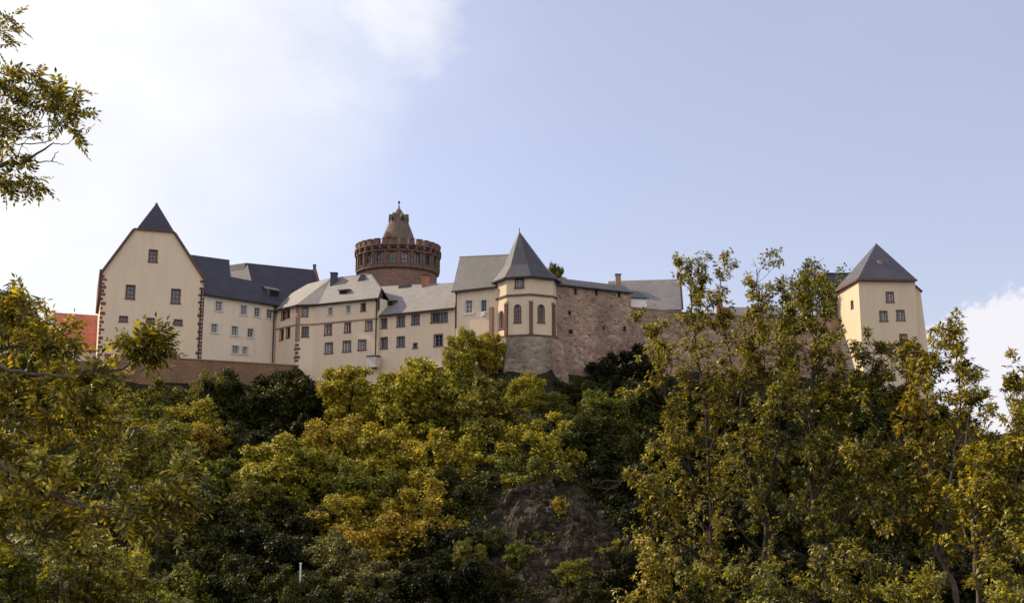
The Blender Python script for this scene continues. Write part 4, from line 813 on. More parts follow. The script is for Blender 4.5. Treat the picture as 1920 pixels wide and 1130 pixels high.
TREES = [
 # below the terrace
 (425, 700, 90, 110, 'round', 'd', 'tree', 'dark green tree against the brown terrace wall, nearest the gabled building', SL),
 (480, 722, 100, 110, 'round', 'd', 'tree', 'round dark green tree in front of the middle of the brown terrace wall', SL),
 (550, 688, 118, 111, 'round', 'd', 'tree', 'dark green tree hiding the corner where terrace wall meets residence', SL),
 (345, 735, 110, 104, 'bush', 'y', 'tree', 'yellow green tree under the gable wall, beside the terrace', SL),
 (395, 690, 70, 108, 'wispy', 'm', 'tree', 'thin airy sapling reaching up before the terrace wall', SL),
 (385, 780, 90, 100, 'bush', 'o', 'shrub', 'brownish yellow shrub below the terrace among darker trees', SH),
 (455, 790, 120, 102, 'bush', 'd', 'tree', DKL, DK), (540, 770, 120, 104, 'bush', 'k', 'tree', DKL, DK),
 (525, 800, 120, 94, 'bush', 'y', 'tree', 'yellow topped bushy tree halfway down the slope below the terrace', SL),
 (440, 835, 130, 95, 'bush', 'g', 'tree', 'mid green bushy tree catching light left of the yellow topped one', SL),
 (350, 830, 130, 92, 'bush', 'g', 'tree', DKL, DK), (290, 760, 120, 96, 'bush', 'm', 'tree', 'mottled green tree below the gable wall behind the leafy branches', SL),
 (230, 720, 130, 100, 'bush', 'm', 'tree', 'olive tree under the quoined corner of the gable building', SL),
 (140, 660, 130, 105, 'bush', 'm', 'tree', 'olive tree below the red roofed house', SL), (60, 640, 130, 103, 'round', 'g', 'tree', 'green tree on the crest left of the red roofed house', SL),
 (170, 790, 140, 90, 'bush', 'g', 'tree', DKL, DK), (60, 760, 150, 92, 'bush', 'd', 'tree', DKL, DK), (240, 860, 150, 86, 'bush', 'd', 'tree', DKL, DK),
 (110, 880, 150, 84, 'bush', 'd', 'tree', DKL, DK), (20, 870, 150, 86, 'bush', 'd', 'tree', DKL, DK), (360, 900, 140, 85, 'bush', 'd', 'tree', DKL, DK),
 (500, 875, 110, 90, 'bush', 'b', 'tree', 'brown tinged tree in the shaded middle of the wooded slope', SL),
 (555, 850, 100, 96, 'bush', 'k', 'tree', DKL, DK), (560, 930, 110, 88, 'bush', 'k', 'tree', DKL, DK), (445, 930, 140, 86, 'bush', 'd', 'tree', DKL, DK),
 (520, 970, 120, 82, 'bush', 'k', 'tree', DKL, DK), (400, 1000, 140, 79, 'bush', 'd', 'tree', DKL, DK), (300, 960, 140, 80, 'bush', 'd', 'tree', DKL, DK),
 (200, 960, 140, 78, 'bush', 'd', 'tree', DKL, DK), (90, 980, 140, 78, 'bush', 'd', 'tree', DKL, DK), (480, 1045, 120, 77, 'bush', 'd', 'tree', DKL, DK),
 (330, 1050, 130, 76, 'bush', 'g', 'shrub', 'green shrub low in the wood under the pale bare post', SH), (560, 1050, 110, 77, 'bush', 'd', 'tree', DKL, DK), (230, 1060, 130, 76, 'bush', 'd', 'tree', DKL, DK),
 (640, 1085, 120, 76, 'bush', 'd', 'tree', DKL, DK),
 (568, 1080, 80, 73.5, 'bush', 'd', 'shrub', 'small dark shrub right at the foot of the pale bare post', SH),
 (320, 705, 100, 110, 'bush', 'g', 'shrub', 'green shrub at the outer end of the brown terrace wall under the gable', SH),
 (385, 730, 90, 111, 'bush', 'd', 'shrub', 'dark shrub pressed against the terrace wall under the wing corner', SH),
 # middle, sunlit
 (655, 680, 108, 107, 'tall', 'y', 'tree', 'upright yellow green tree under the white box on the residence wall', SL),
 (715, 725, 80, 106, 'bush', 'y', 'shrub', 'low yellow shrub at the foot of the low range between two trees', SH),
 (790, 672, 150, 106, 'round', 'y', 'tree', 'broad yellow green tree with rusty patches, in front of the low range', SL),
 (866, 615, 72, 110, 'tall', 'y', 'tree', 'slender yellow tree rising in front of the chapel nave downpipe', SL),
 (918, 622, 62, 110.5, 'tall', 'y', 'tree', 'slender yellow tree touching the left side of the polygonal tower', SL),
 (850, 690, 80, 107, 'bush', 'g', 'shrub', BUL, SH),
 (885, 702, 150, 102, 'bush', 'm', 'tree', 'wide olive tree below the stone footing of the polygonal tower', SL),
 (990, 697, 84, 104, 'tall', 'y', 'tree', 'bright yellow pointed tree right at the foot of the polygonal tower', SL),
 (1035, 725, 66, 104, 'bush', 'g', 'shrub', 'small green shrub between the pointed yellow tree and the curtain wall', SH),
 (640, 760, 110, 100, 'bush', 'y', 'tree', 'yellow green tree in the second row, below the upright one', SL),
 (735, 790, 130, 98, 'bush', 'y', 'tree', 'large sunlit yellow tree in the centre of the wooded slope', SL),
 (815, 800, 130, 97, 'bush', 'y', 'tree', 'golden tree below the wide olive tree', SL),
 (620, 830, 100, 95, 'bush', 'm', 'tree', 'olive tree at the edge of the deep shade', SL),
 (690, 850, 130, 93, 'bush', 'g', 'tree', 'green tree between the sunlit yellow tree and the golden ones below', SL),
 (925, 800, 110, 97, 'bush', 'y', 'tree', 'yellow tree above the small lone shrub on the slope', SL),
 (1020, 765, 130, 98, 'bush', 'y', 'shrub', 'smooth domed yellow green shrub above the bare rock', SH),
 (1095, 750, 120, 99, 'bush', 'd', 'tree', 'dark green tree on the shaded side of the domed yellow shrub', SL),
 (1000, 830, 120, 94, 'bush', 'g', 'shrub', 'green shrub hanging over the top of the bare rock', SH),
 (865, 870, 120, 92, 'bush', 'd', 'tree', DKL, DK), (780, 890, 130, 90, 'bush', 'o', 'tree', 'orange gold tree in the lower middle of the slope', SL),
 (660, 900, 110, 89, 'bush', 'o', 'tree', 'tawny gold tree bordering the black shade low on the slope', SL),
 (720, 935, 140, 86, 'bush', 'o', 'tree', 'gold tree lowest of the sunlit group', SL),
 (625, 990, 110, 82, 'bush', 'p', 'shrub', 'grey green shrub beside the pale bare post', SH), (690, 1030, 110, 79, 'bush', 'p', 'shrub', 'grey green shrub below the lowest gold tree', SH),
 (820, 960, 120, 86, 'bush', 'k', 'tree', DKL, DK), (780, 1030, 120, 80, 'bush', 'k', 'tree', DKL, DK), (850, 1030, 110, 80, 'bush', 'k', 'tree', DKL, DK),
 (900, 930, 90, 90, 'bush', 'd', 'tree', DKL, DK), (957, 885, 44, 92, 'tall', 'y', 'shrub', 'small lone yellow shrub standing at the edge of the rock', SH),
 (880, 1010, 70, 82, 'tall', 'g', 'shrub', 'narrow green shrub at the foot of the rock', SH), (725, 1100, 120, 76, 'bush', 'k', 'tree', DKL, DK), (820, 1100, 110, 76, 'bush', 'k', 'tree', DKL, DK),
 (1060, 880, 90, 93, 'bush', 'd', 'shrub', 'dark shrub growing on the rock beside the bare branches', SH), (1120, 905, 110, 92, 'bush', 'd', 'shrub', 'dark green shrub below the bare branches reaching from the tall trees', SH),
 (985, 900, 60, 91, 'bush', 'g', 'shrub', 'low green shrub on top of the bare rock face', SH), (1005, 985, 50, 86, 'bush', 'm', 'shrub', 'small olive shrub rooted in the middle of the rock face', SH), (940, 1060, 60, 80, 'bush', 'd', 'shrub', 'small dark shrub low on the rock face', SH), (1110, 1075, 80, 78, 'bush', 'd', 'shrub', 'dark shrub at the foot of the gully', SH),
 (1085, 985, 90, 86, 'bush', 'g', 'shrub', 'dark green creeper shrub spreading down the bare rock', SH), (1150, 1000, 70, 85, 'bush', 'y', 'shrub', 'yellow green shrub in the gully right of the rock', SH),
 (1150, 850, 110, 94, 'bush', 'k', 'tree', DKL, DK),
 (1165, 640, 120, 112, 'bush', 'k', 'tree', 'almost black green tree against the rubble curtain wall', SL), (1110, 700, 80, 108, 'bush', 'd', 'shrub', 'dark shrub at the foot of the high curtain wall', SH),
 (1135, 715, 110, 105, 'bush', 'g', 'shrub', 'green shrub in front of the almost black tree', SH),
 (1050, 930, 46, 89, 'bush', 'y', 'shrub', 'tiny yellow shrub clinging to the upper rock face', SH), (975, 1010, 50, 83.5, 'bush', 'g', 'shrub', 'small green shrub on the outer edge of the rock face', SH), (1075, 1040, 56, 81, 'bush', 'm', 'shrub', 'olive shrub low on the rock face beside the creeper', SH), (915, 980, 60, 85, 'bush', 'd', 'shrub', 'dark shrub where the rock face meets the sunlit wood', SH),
 (1065, 705, 60, 108, 'bush', 'd', 'shrub', 'small dark shrub in the angle between buttress and curtain wall', SH), (945, 712, 60, 107, 'bush', 'g', 'shrub', 'small green shrub hugging the stone footing of the polygonal tower', SH),
 # behind the tall foreground trees
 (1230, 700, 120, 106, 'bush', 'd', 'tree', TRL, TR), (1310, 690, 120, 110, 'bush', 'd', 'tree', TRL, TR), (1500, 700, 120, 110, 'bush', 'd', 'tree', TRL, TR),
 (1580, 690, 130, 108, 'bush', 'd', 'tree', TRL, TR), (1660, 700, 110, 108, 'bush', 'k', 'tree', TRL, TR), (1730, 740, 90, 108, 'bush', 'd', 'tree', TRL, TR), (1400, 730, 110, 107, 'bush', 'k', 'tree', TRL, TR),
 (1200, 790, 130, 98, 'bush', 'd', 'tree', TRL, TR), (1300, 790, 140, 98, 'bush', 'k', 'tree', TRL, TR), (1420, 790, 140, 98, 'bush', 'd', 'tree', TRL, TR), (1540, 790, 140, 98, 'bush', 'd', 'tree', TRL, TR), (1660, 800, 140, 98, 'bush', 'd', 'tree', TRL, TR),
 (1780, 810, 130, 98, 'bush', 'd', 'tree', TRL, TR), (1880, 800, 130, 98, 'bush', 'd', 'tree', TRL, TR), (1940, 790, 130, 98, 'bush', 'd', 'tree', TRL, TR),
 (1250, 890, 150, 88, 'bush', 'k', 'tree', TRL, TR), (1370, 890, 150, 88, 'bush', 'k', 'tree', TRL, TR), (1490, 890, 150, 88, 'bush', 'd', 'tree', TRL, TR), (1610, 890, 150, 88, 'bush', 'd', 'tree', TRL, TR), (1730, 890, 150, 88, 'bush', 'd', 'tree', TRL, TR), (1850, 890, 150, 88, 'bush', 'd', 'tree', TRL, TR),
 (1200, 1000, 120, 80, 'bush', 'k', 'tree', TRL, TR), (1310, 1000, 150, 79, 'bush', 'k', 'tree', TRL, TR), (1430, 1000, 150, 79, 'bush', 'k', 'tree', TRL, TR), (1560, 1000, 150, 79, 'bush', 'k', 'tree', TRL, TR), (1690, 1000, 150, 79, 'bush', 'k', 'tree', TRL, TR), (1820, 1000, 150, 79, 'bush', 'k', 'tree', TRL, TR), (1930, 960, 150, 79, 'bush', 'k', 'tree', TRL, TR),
 # inside and behind the walls
 (1038, 492, 40, 128, 'round', 'g', 'tree', 'round green treetop peeping over the curtain wall roof beside the polygonal tower', None),
 (1545, 492, 120, 129, 'wispy', 'p', 'tree', 'tall silvery green tree behind the wall, left of the square tower', None),
 (1500, 520, 90, 130, 'wispy', 'm', 'tree', 'olive treetop over the low curtain wall next to the silvery tree', None),
 (20, 545, 120, 108, 'cone', 'k', 'conifer', 'dark blue green conifer on the crest at the edge of the view', None),
 (62, 575, 90, 110, 'cone', 'd', 'conifer', 'smaller dark conifer between the edge conifer and the red roof', None),
]
for t in TREES: put_tree(*t[:6], t[6], t[7], t[6], t[8])
# low growth on the hillside, far too dense to count
def undergrowth():
    rng = np.random.default_rng(5); n = 14000; xs = rng.uniform(-60, 70, n); ys = rng.uniform(72, 122, n); keep = []
    for x, y in zip(xs, ys):
        if y > lut(YE, x) - 0.4: continue
        if cliff_mask(x, y) > 0.3 and rng.random() < 0.6: continue
        if noise.noise(Vector((x * 0.2, y * 0.2, 9))) < -0.25: continue
        keep.append((x, y, ground(x, y)))
    C_ = np.array(keep); k = 22; rep = np.repeat(np.arange(len(C_)), k); P0 = C_[rep] + rng.normal(size=(len(rep), 3)) * np.array([0.35, 0.35, 0.22]) + np.array([0, 0, 0.3])
    D = unit(rnd_unit(len(rep), rng) + np.array([0, 0, 0.5])); N = unit(rnd_unit(len(rep), rng) * 0.6 + np.array([0, -0.3, 1])); l = rng.uniform(0.10, 0.24, len(rep))
    V, Q = leaves(P0, D, N, l, l * 0.6); o = link('undergrowth', mesh_np('undergrowth', V, Q), M['leaf']); o.color = (0.55, 0.62, 0.7, 1)
    tag(o, 'low tangled undergrowth covering the castle slope', 'undergrowth', kind='stuff')
undergrowth()

# ---- foreground trees: real limbs, twigs and leaf rosettes
def bez(path, seg=5, jit=0.0, rng=None):
    P_ = np.asarray(path, float); out = []
    for i in range(len(P_) - 1):
        p0 = P_[max(i - 1, 0)]; p1 = P_[i]; p2 = P_[i + 1]; p3 = P_[min(i + 2, len(P_) - 1)]
        for t in np.linspace(0, 1, seg, endpoint=False): out.append(0.5 * ((2 * p1) + (-p0 + p2) * t + (2 * p0 - 5 * p1 + 4 * p2 - p3) * t * t + (-p0 + 3 * p1 - 3 * p2 + p3) * t ** 3))
    out.append(P_[-1]); out = np.array(out)
    if jit and rng is not None: out[1:-1] += rng.normal(size=(len(out) - 2, 3)) * jit
    return out
def wander(p, d, L, n, rng, up=0.25, jit=0.25):
    pts = [p]; d = d / np.linalg.norm(d)
    for _ in range(n):
        d = d + rng.normal(size=3) * jit + np.array([0, 0, up / n]); d /= np.linalg.norm(d); pts.append(pts[-1] + d * L / n)
    return np.array(pts), d
class Tree:
    def __init__(s, seed): s.rng = np.random.default_rng(seed); s.t = []; s.rp = []; s.rd = []
    def limb(s, path, r0, r1, nb=0, L=1.5, t0=0.25, leafy=1.0, flat=None, subs=5, jit=0.02, L1=None, up=0.5, ros=3):
        rng = s.rng; b = bez(path, 6, jit, rng); s.t.append(tube_np(b, r0, r1, 7)); n = len(b)
        for k in range(nb):
            t = t0 + (1 - t0) * (k + rng.random()) / nb; i = min(int(t * (n - 1)), n - 2); p = b[i]; ax = unit(b[i + 1] - b[i]); r = r0 + (r1 - r0) * t
            az = rng.uniform(0, 2 * np.pi); side = unit(np.cross(ax, [np.cos(az), np.sin(az), 0.1])); d = side + ax * rng.uniform(0.2, 0.9)
            ln = (L + ((L1 if L1 is not None else L * 0.5) - L) * t) * rng.uniform(0.4, 1.35)
            bp, dd = wander(p, d, ln, 6, rng, up, 0.2); s.t.append(tube_np(bp, max(r * 0.45, 0.008), 0.004, 5))
            lf = rng.random() < leafy
            for j in range(subs):
                tt = rng.uniform(0.2, 1.0); q = min(int(tt * 6), 5); ps = bp[q]; dv = unit(bp[q + 1] - bp[q]) + rng.normal(size=3) * 0.7
                sp, sd = wander(ps, dv, ln * rng.uniform(0.2, 0.42), 4, rng, up * 0.8, 0.25); s.t.append(tube_np(sp, 0.007, 0.003, 4))
                if lf and rng.random() < 0.93:
                    for q2 in range(1, 1 + ros): s.add(sp[max(0, min(4, 5 - q2))] + rng.normal(size=3) * 0.06, unit(sd + rng.normal(size=3) * 0.4))
            if lf: s.add(bp[-1], dd); s.add(bp[-2], dd)
        return b
    def twig(s, path, r0=0.012, r1=0.004, tuft=2, spread=0.08):
        b = bez(path, 5, 0.006, s.rng); s.t.append(tube_np(b, r0, r1, 5)); d = unit(b[-1] - b[-3])
        for k in range(tuft): s.add(b[-1 - (k % 3)] + s.rng.normal(size=3) * spread, unit(d + s.rng.normal(size=3) * 0.5))
        return b
    def add(s, p, d): s.rp.append(p); s.rd.append(d)
    def foliage_rosettes(s, m=7, l=0.15, w=0.42):
        rng = s.rng; Pp = np.array(s.rp); Dd = unit(np.array(s.rd)); n = len(Pp); A = unit(np.cross(Dd, rng.normal(size=(n, 3)))); B = np.cross(Dd, A); rep = np.repeat(np.arange(n), m)
        th = np.tile(np.arange(m) * 2 * np.pi / m, n) + rng.normal(size=n * m) * 0.35; out = A[rep] * np.cos(th)[:, None] + B[rep] * np.sin(th)[:, None]
        D = unit(out + Dd[rep] * rng.uniform(0.1, 0.9, n * m)[:, None] + np.array([0, 0, -0.45])); N = unit(np.array([0, 0, 1.0]) + Dd[rep] * 0.5 + rng.normal(size=(n * m, 3)) * 0.35)
        ll = l * rng.uniform(0.6, 1.3, n * m); return leaves(Pp[rep] + D * 0.02, D, N, ll, ll * w)
    def foliage_pinnate(s, m=3, L=0.24, pairs=6, lf=0.075):
        rng = s.rng; Pp = np.array(s.rp); Dd = unit(np.array(s.rd)); n = len(Pp); A = unit(np.cross(Dd, rng.normal(size=(n, 3)))); B = np.cross(Dd, A); rep = np.repeat(np.arange(n), m)
        th = rng.uniform(0, 2 * np.pi, n * m); D = unit(A[rep] * np.cos(th)[:, None] + B[rep] * np.sin(th)[:, None] + Dd[rep] * rng.uniform(0.2, 1.1, n * m)[:, None] + np.array([0, 0, -0.1])); N = unit(np.array([0, 0, 1.0]) + rng.normal(size=(n * m, 3)) * 0.45)
        Sd = unit(np.cross(D, N)); N2 = np.cross(Sd, D); Ls = L * rng.uniform(0.65, 1.2, n * m); outs = []
        k = n * m; cp = Pp[rep]
        for i in range(pairs + 1):
            t = (i + 1.2) / (pairs + 1.2); c = cp + D * (Ls * t)[:, None] - N2 * (Ls * 0.35 * t * t)[:, None]
            for sgn in ((-1, 1) if i < pairs else (0,)):
                d = unit(Sd * sgn + D * (0.55 if sgn else 1.0) - N2 * 0.25 + rng.normal(size=(k, 3)) * 0.12); l = lf * (Ls / L) * (1.1 - 0.45 * abs(t - 0.5)); outs.append(leaves(c, d, N2, l, l * 0.42))
        mid = cp + D * (Ls * 0.5)[:, None] - N2 * (Ls * 0.09)[:, None]; end = cp + D * Ls[:, None] - N2 * (Ls * 0.35)[:, None]; wv = Sd * 0.0025
        V = np.stack([cp - wv, cp + wv, mid + wv, mid - wv], 1).reshape(-1, 3); outs.append((V, np.arange(len(V)).reshape(-1, 4)))
        V = np.stack([mid - wv, mid + wv, end + wv * 0.3, end - wv * 0.3], 1).reshape(-1, 3); outs.append((V, np.arange(len(V)).reshape(-1, 4)))
        return join(outs)
    def build(s, name, label, cat, base, group, fol, bark='bark', color=(1, 1, 1)):
        root = thing(name, label, cat, tuple(base), group); off = np.array(base, float)
        V, Q = join(s.t); link('trunk', mesh_np('trunk', V - off, Q, True), M[bark], root)
        V, Q = fol; o = link('crown', mesh_np('crown', V - off, Q), M['leaf_near'], root); o.color = (*color, 1); return root
def px(pts, Y):
    return [np.array(P(p[0], p[1], Y + (p[2] if len(p) > 2 else 0.0))) for p in pts]
def foot(pt): return (pt[0], pt[1], ground(pt[0], pt[1]))

def right_trees():
    G = 'tall foreground trees'
    # first tree
    Y = 31; t = Tree(21)
    st = px([(1346, 1330), (1338, 1130), (1333, 969), (1326, 800, -.2), (1313, 700), (1298, 590, .2), (1296, 505, .3)], Y); g = st[0]; st = [np.array([g[0], g[1], ground(g[0], g[1]) - 0.3])] + st
    t.limb(st, 0.105, 0.015, 70, 2.58, 0.16, 0.93, L1=0.70, subs=5, ros=3, up=0.9)
    t.limb(px([(1332, 940), (1290, 880, -.5), (1258, 780, -.8), (1238, 690, -.9), (1232, 610, -.9)], Y), 0.037, 0.012, 27, 1.68, 0.1, 0.95, L1=0.77, ros=3, up=0.9)
    t.limb(px([(1330, 850), (1362, 760, .5), (1372, 680, .6), (1352, 600, .5), (1350, 505, .5)], Y), 0.037, 0.010, 24, 1.22, 0.1, 0.9, L1=0.62, ros=3, up=0.9)
    t.limb(px([(1336, 1060), (1270, 1010, -.8), (1225, 960, -1.2), (1205, 900, -1.3)], Y), 0.037, 0.012, 21, 1.54, 0.15, 1, L1=0.68, ros=3, up=0.9)
    t.build('broadleaf_tree', 'tall yellow green tree nearest the bare rock, reaching over the grey barn roof', 'tree', foot(st[0]), G, t.foliage_rosettes(11, 0.12), 'bark')
    # second tree, forked
    Y = 33; t = Tree(22)
    st = px([(1436, 1330), (1434, 1130), (1433, 960), (1405, 885), (1388, 800, .5), (1400, 700, .7), (1420, 600, .6), (1418, 505, .5)], Y); g = st[0]; st = [np.array([g[0], g[1], ground(g[0], g[1]) - 0.3])] + st
    t.limb(st, 0.112, 0.012, 54, 1.93, 0.2, 0.9, L1=0.77, subs=5, ros=3, up=0.9)
    t.limb(px([(1433, 960), (1452, 880, -.4), (1464, 760, -.5), (1462, 640, -.4), (1470, 540, -.3)], Y), 0.062, 0.012, 40, 1.68, 0.1, 0.92, L1=0.62, ros=3, up=0.9)
    t.limb(px([(1395, 830, .4), (1430, 720, .2), (1431, 620), (1432, 530)], Y), 0.019, 0.008, 16, 0.90, 0.2, 0.9, L1=0.62, ros=3, up=0.9)
    t.build('broadleaf_tree', 'tall tree whose bare stem forks in two in front of the low curtain wall', 'tree', foot(st[0]), G, t.foliage_rosettes(11, 0.12), 'bark', (0.9, 0.95, 0.95))
    # third tree
    Y = 29; t = Tree(23)
    st = px([(1530, 1330), (1528, 1130), (1523, 929), (1520, 790), (1524, 690), (1528, 610), (1512, 525)], Y); g = st[0]; st = [np.array([g[0], g[1], ground(g[0], g[1]) - 0.3])] + st
    t.limb(st, 0.105, 0.012, 62, 2.00, 0.18, 0.93, L1=0.77, subs=5, ros=3, up=0.9)
    t.limb(px([(1525, 945), (1560, 870, -.3), (1590, 810, -.5), (1608, 760, -.5), (1632, 705, -.4), (1640, 655, -.3)], Y), 0.043, 0.010, 40, 1.61, 0.1, 0.93, L1=0.62, ros=3, up=0.9)
    t.limb(px([(1520, 800), (1492, 720, .3), (1480, 640, .5), (1490, 570, .5)], Y), 0.025, 0.010, 21, 1.16, 0.1, 0.93, L1=0.62, ros=3, up=0.9)
    t.limb(px([(1528, 1040), (1600, 960, .5), (1640, 920, .8), (1670, 850, .8)], Y), 0.031, 0.010, 24, 1.41, 0.1, 0.93, L1=0.77, ros=3, up=0.9)
    t.build('broadleaf_tree', 'tall dense tree standing just before the square tower', 'tree', foot(st[0]), G, t.foliage_rosettes(11, 0.115), 'bark', (0.85, 0.9, 0.9))
    # fourth, many stems
    Y = 27; t = Tree(24)
    st = px([(1800, 1330), (1795, 1130), (1762, 1041), (1756, 989), (1745, 905), (1736, 790), (1745, 700), (1772, 620)], Y); g = st[0]; st = [np.array([g[0], g[1], ground(g[0], g[1]) - 0.3])] + st
    t.limb(st, 0.081, 0.010, 43, 1.41, 0.3, 0.9, L1=0.62, subs=5, ros=3, up=0.9)
    t.limb(px([(1795, 1130), (1761, 1041, .4), (1715, 990, .5), (1672, 958, .5), (1640, 900, .5), (1620, 850, .5)], Y), 0.043, 0.010, 21, 1.03, 0.2, 0.85, L1=0.62, ros=3, up=0.9)
    t.limb(px([(1762, 1041), (1772, 960, -.5), (1790, 850, -.7), (1800, 730, -.8), (1788, 640, -.8)], Y), 0.037, 0.010, 32, 1.09, 0.2, 0.9, L1=0.62, ros=3, up=0.9)
    t.limb(px([(1756, 989), (1730, 900, .5), (1702, 790, .8), (1700, 715, .8), (1712, 660, .8)], Y), 0.031, 0.010, 29, 1.16, 0.1, 0.9, L1=0.62, ros=3, up=0.9)
    t.build('broadleaf_tree', 'slender many stemmed tree with reddish brown limbs beside the square tower buttress', 'tree', foot(st[0]), G, t.foliage_rosettes(11, 0.12), 'bark_pale', (1.1, 1.05, 0.9))
    Y = 25; t = Tree(25)
    st = px([(1850, 1330), (1836, 1130), (1826, 1000), (1835, 940), (1858, 880), (1890, 840), (1925, 790), (1950, 700)], Y); g = st[0]; st = [np.array([g[0], g[1], ground(g[0], g[1]) - 0.3])] + st
    t.limb(st, 0.081, 0.010, 45, 1.29, 0.3, 0.9, L1=0.62, subs=5, ros=3, up=0.9)
    t.limb(px([(1826, 1000), (1820, 900, .4), (1812, 820, .5), (1826, 740, .5)], Y), 0.031, 0.010, 18, 0.77, 0.1, 0.9, L1=0.47, ros=3, up=0.9)
    t.limb(px([(1832, 1080), (1868, 1010, -.4), (1900, 930, -.6), (1905, 820, -.6), (1908, 715, -.6)], Y), 0.037, 0.010, 35, 1.09, 0.1, 0.9, L1=0.54, ros=3, up=0.9)
    t.limb(px([(1840, 1130), (1890, 1060, -.8), (1930, 980, -1)], Y), 0.031, 0.010, 21, 1.16, 0.1, 0.9, L1=0.77, ros=3, up=0.9)
    t.build('broadleaf_tree', 'leaning foreground tree with curved pale limbs at the outer edge, below the white cloud', 'tree', foot(st[0]), G, t.foliage_rosettes(11, 0.115), 'bark_pale', (1.0, 1.0, 0.9))
    # brushwood under them
    B = 'foreground shrubs'
    for i, (u, v, w, Yb, lab, col, n) in enumerate([
        (1225, 985, 130, 27, 'rounded yellow green foreground shrub beside the bare rock', (1.1, 1.05, .9), 60), (1330, 1040, 150, 26, 'foreground shrub at the foot of the tree nearest the rock', (.8, .9, .9), 60),
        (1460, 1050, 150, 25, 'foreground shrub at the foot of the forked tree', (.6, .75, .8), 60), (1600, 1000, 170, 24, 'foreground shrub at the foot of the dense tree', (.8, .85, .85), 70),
        (1720, 1060, 150, 22, 'foreground shrub under the many stemmed tree', (.9, .95, .8), 60), (1890, 1040, 150, 21, 'foreground shrub under the leaning tree', (.9, .95, .8), 60)]):
        t = Tree(60 + i); c = P(u, v + 60, Yb); gz = ground(c.x, c.y); hh = w / F * Yb / 2; top = P(u, v, Yb).z
        for k in range(7):
            a = t.rng.uniform(0, 6.28); rr = hh * t.rng.uniform(0.1, 0.8); e = np.array([c.x + rr * math.cos(a), c.y + rr * math.sin(a), top - t.rng.uniform(0.1, 0.8)]); b0 = np.array([c.x, c.y, gz - 0.1]); t.limb([b0, b0 * 0.4 + e * 0.6 + np.array([0, 0, -0.3]), e], 0.04, 0.008, n // 5, 0.8, 0.45, 1, L1=0.45, subs=5)
        t.build('foreground_shrub', lab, 'shrub', (c.x, c.y, gz), B, t.foliage_rosettes(7, 0.11), 'bark', col)
right_trees()
def bare_branch():
    t = Tree(90); Y = 30.4
    t.twig(px([(1262, 850), (1215, 882), (1188, 885), (1160, 905), (1128, 925)], Y), 0.02, 0.004, 0)
    t.twig(px([(1195, 884), (1170, 900), (1150, 915), (1105, 912)], Y), 0.012, 0.003, 0); t.twig(px([(1165, 903), (1135, 900), (1118, 915)], Y), 0.01, 0.003, 0)
    t.twig(px([(1300, 860), (1262, 850)], Y), 0.025, 0.02, 0); t.twig(px([(1330, 880), (1300, 860)], Y), 0.03, 0.025, 0)
    t.twig(px([(1240, 830), (1205, 815), (1180, 800), (1172, 770)], Y), 0.012, 0.003, 0); t.twig(px([(1262, 850), (1240, 830)], Y), 0.014, 0.012, 0)
    r = [o for o in bpy.data.objects if o.get('label', '').startswith('tall yellow green tree nearest')][0]
    V, Q = join(t.t); o = link('bare_branch', mesh_np('bare_branch', V - np.array(r.location), Q, True), M['bark_pale'], r)
bare_branch()

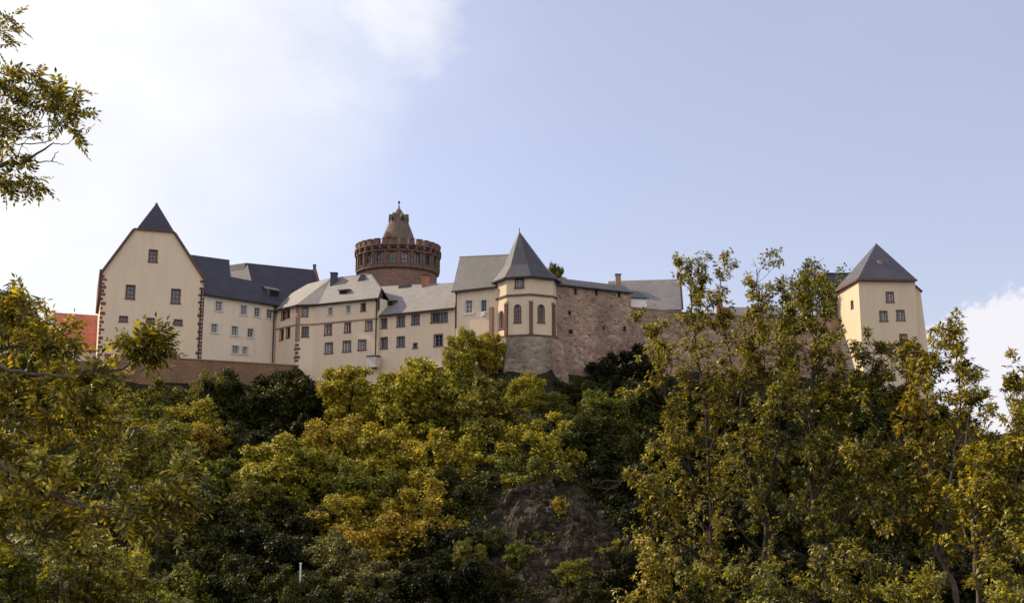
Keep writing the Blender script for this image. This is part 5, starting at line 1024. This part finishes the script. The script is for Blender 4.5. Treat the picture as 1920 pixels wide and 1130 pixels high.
def left_trees():
    Y = 13.0; t = Tree(31)
    base = P(-330, 1500, Y); gz = ground(base.x, base.y)
    tr = [np.array([base.x, base.y, gz - 0.3]), np.array([base.x, base.y, gz + 2.0])] + px([(-300, 700), (-290, 420), (-280, 100), (-270, -250)], Y)
    t.limb(tr, 0.17, 0.012, 30, 1.3, 0.42, 1, L1=0.6, subs=3, ros=3)
    # upper spray against the sky
    m = px([(-290, 460), (-120, 370), (0, 312), (45, 302), (100, 268, -.1)], Y); t.twig(m, 0.05, 0.008, 0)
    t.twig(px([(50, 300), (75, 304), (97, 303), (120, 309)], Y), .011, .003, 0); t.twig(px([(97, 303), (103, 290), (110, 284)], Y), .008, .003, 0)
    t.twig(px([(100, 268), (118, 271), (130, 268), (150, 248)], Y), .007, .003, 4, .05)
    t.twig(px([(0, 305), (15, 270), (35, 270), (90, 265), (108, 250), (127, 222)], Y), .012, .003, 6, .09)
    t.twig(px([(92, 264), (91, 238), (95, 210), (100, 190)], Y), .007, .003, 6, .09); t.twig(px([(65, 238), (91, 238), (105, 225), (108, 205)], Y), .007, .003, 5, .09)
    t.twig(px([(-40, 200), (20, 240), (50, 245), (65, 236), (75, 215), (77, 185)], Y), .012, .003, 6, .1)
    for (u, v) in [(80, 165), (110, 170), (140, 190), (145, 178), (125, 200), (105, 185), (85, 175), (60, 165), (40, 170), (25, 160), (8, 140), (0, 175), (20, 155), (55, 190), (45, 205), (35, 195), (20, 235), (40, 250), (60, 255), (10, 255), (0, 230), (25, 250), (5, 220), (30, 225), (148, 205), (130, 215), (15, 190), (70, 142), (74, 150), (-10, 150), (-15, 200), (-20, 240), (95, 160)]:
        a = np.array(P(u, v, Y + t.rng.uniform(-.3, .3))); b = np.array(P(u - 28, v + 38, Y)); t.twig([b, (a + b) / 2 + t.rng.normal(size=3) * .02, a], .006, .003, 2, .04)
    t.twig(px([(-60, 120), (-30, 60), (0, 55), (12, 48)], Y), .01, .003, 4, .06); t.twig(px([(-30, 60), (0, 42), (22, 34)], Y), .006, .003, 2, .03); t.twig(px([(-60, 120), (-20, 100), (0, 88)], Y), .01, .003, 3, .05)
    t.twig(px([(-290, 420), (-150, 250), (-60, 120)], Y), .04, .012, 0); t.twig(px([(-150, 250), (-90, 220), (-40, 200)], Y), .02, .012, 0)
    t.twig(px([(-150, 250), (-60, 200), (0, 150)], Y), .02, .01, 3); t.twig(px([(-120, 370), (-40, 280), (0, 240), (18, 262)], Y), .02, .006, 3)
    # hanging tufts below
    t.twig(px([(-120, 370), (-40, 300), (5, 336), (18, 345)], Y), .012, .004, 5, .06); t.twig(px([(5, 336), (25, 355), (45, 357), (62, 342)], Y), .006, .003, 5, .05)
    for (u, v) in [(8, 345), (28, 338), (72, 345), (65, 330), (35, 290), (55, 285), (30, 305)]: a = np.array(P(u, v, Y)); b = np.array(P(u - 14, v - 14, Y)); t.twig([b, (a + b) / 2, a], .004, .002, 2, .03)
    # middle limb that rises towards the gabled building
    t.limb(px([(-300, 640), (-160, 640, -.5), (0, 690, -1), (100, 705, -1), (180, 693, -1), (245, 685, -1), (285, 668, -1), (303, 650, -1)], Y), .03, .005, 8, 0.29, .35, 1, L1=.12, subs=2, ros=3)
    t.twig(px([(240, 686, -1), (250, 665, -1), (256, 650, -1)], Y), .006, .003, 4, .05)
    for (u, v) in [(255, 645), (240, 642), (270, 640), (285, 645), (225, 650), (300, 655), (310, 645), (295, 662), (235, 660), (262, 655)]: t.twig(px([(u - 12, v + 22, -1), (u, v, -1)], Y), .004, .002, 2, .03)
    # upper left mass under the crest
    for k, pth in enumerate([[(-300, 700), (-140, 640), (-20, 600), (30, 600), (45, 580)], [(-300, 720), (-120, 700), (0, 660), (85, 640), (112, 612)], [(-300, 760), (-100, 720), (40, 740), (130, 740), (200, 720)], [(-300, 800), (-100, 800), (30, 780), (120, 800), (210, 790)], [(-120, 640), (0, 600), (80, 640), (120, 650)]]):
        t.limb(px(pth, Y - .5 + .3 * k), .03, .005, 8, 0.42, .3, 1, L1=.2, subs=2, ros=3)
    # the long drooping lower limb
    t.limb(px([(-320, 760), (-120, 800), (0, 868), (60, 912), (120, 940), (200, 950), (285, 945), (325, 925)], Y - 1.5), .035, .005, 9, 0.32, .3, 1, L1=.25, subs=2, ros=4)
    t.twig(px([(40, 895), (110, 925), (180, 960), (250, 972), (303, 968)], Y - 1.5), .018, .005, 2)
    for (u, v) in [(320, 920), (350, 912), (340, 935), (360, 945), (365, 925), (305, 925), (290, 950), (330, 950), (345, 965), (280, 930)]: t.twig(px([(u - 30, v + 14), (u, v)], Y - 1.5), .005, .002, 3, .05)
    t.limb(px([(-320, 860), (-120, 930), (0, 960), (80, 1000), (150, 1010)], Y - 1), .04, .006, 10, 0.42, .3, 1, L1=.3, subs=2, ros=4)
    t.limb(px([(-300, 780), (-100, 830), (60, 850), (160, 830), (230, 800)], Y + 1), .03, .006, 9, 0.42, .3, 1, L1=.3, subs=2, ros=4)
    t.build('ash_tree', 'near tree with feathery leaves, its yellow green branches reaching in from the side', 'tree', (base.x, base.y, gz), None, t.foliage_pinnate(3, .20, 4, .085), 'bark_pale', (1.1, 1.08, 1.1))
    B = 'foreground shrubs'
    for i, (u, v, w, Yb, lab, col, n) in enumerate([  # shrub colours darkened to paint shaded gaps behind the ash sprays
        (40, 1010, 230, 15, 'feathery green shrub below the drooping ash limb, at the very edge', (.55, .65, .65), 70), (190, 1000, 200, 16, 'bright feathery shrub below the drooping ash limb, with yellow leaf tips', (.9, .95, .8), 70),
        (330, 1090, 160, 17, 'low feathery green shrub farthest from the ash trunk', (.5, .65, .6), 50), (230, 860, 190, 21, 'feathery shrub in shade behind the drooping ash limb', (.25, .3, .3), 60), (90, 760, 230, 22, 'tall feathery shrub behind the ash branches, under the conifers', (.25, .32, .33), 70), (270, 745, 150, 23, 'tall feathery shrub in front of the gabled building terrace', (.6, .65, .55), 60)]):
        t = Tree(70 + i); c = P(u, v + 60, Yb); gz = ground(c.x, c.y); hh = w / F * Yb / 2; top = P(u, v, Yb).z
        for k in range(9):
            a = t.rng.uniform(0, 6.28); rr = hh * t.rng.uniform(0.1, 0.9); e = np.array([c.x + rr * math.cos(a), c.y + rr * math.sin(a), top - t.rng.uniform(0.05, 0.6)]); b0 = np.array([c.x, c.y, gz - 0.1]); t.limb([b0, b0 * 0.4 + e * 0.6 + np.array([0, 0, -0.3]), e], 0.035, 0.006, n // 6, 0.6, 0.4, 1, L1=0.35, subs=5, ros=2)
        t.build('foreground_shrub', lab, 'shrub', (c.x, c.y, gz), B, t.foliage_pinnate(3, .20, 5, .068), 'bark', col)
left_trees()

def post():
    p = P(563, 1078, 76); g = ground(p.x, p.y); m = MB(); top = P(563, 1056, 76).z; m.bar(Vector((p.x, p.y, min(g, top - 1) - 0.3)), Vector((p.x, p.y, top)), 0.1); m.prism([Vector((p.x - .08, p.y - .08, top)), Vector((p.x + .08, p.y - .08, top)), Vector((p.x + .08, p.y + .08, top)), Vector((p.x - .08, p.y + .08, top))], UP * 0.05)
    o = m.build('pale_post', M['white']); tag(o, 'thin pale post standing low in the shaded wood', 'post')
post()
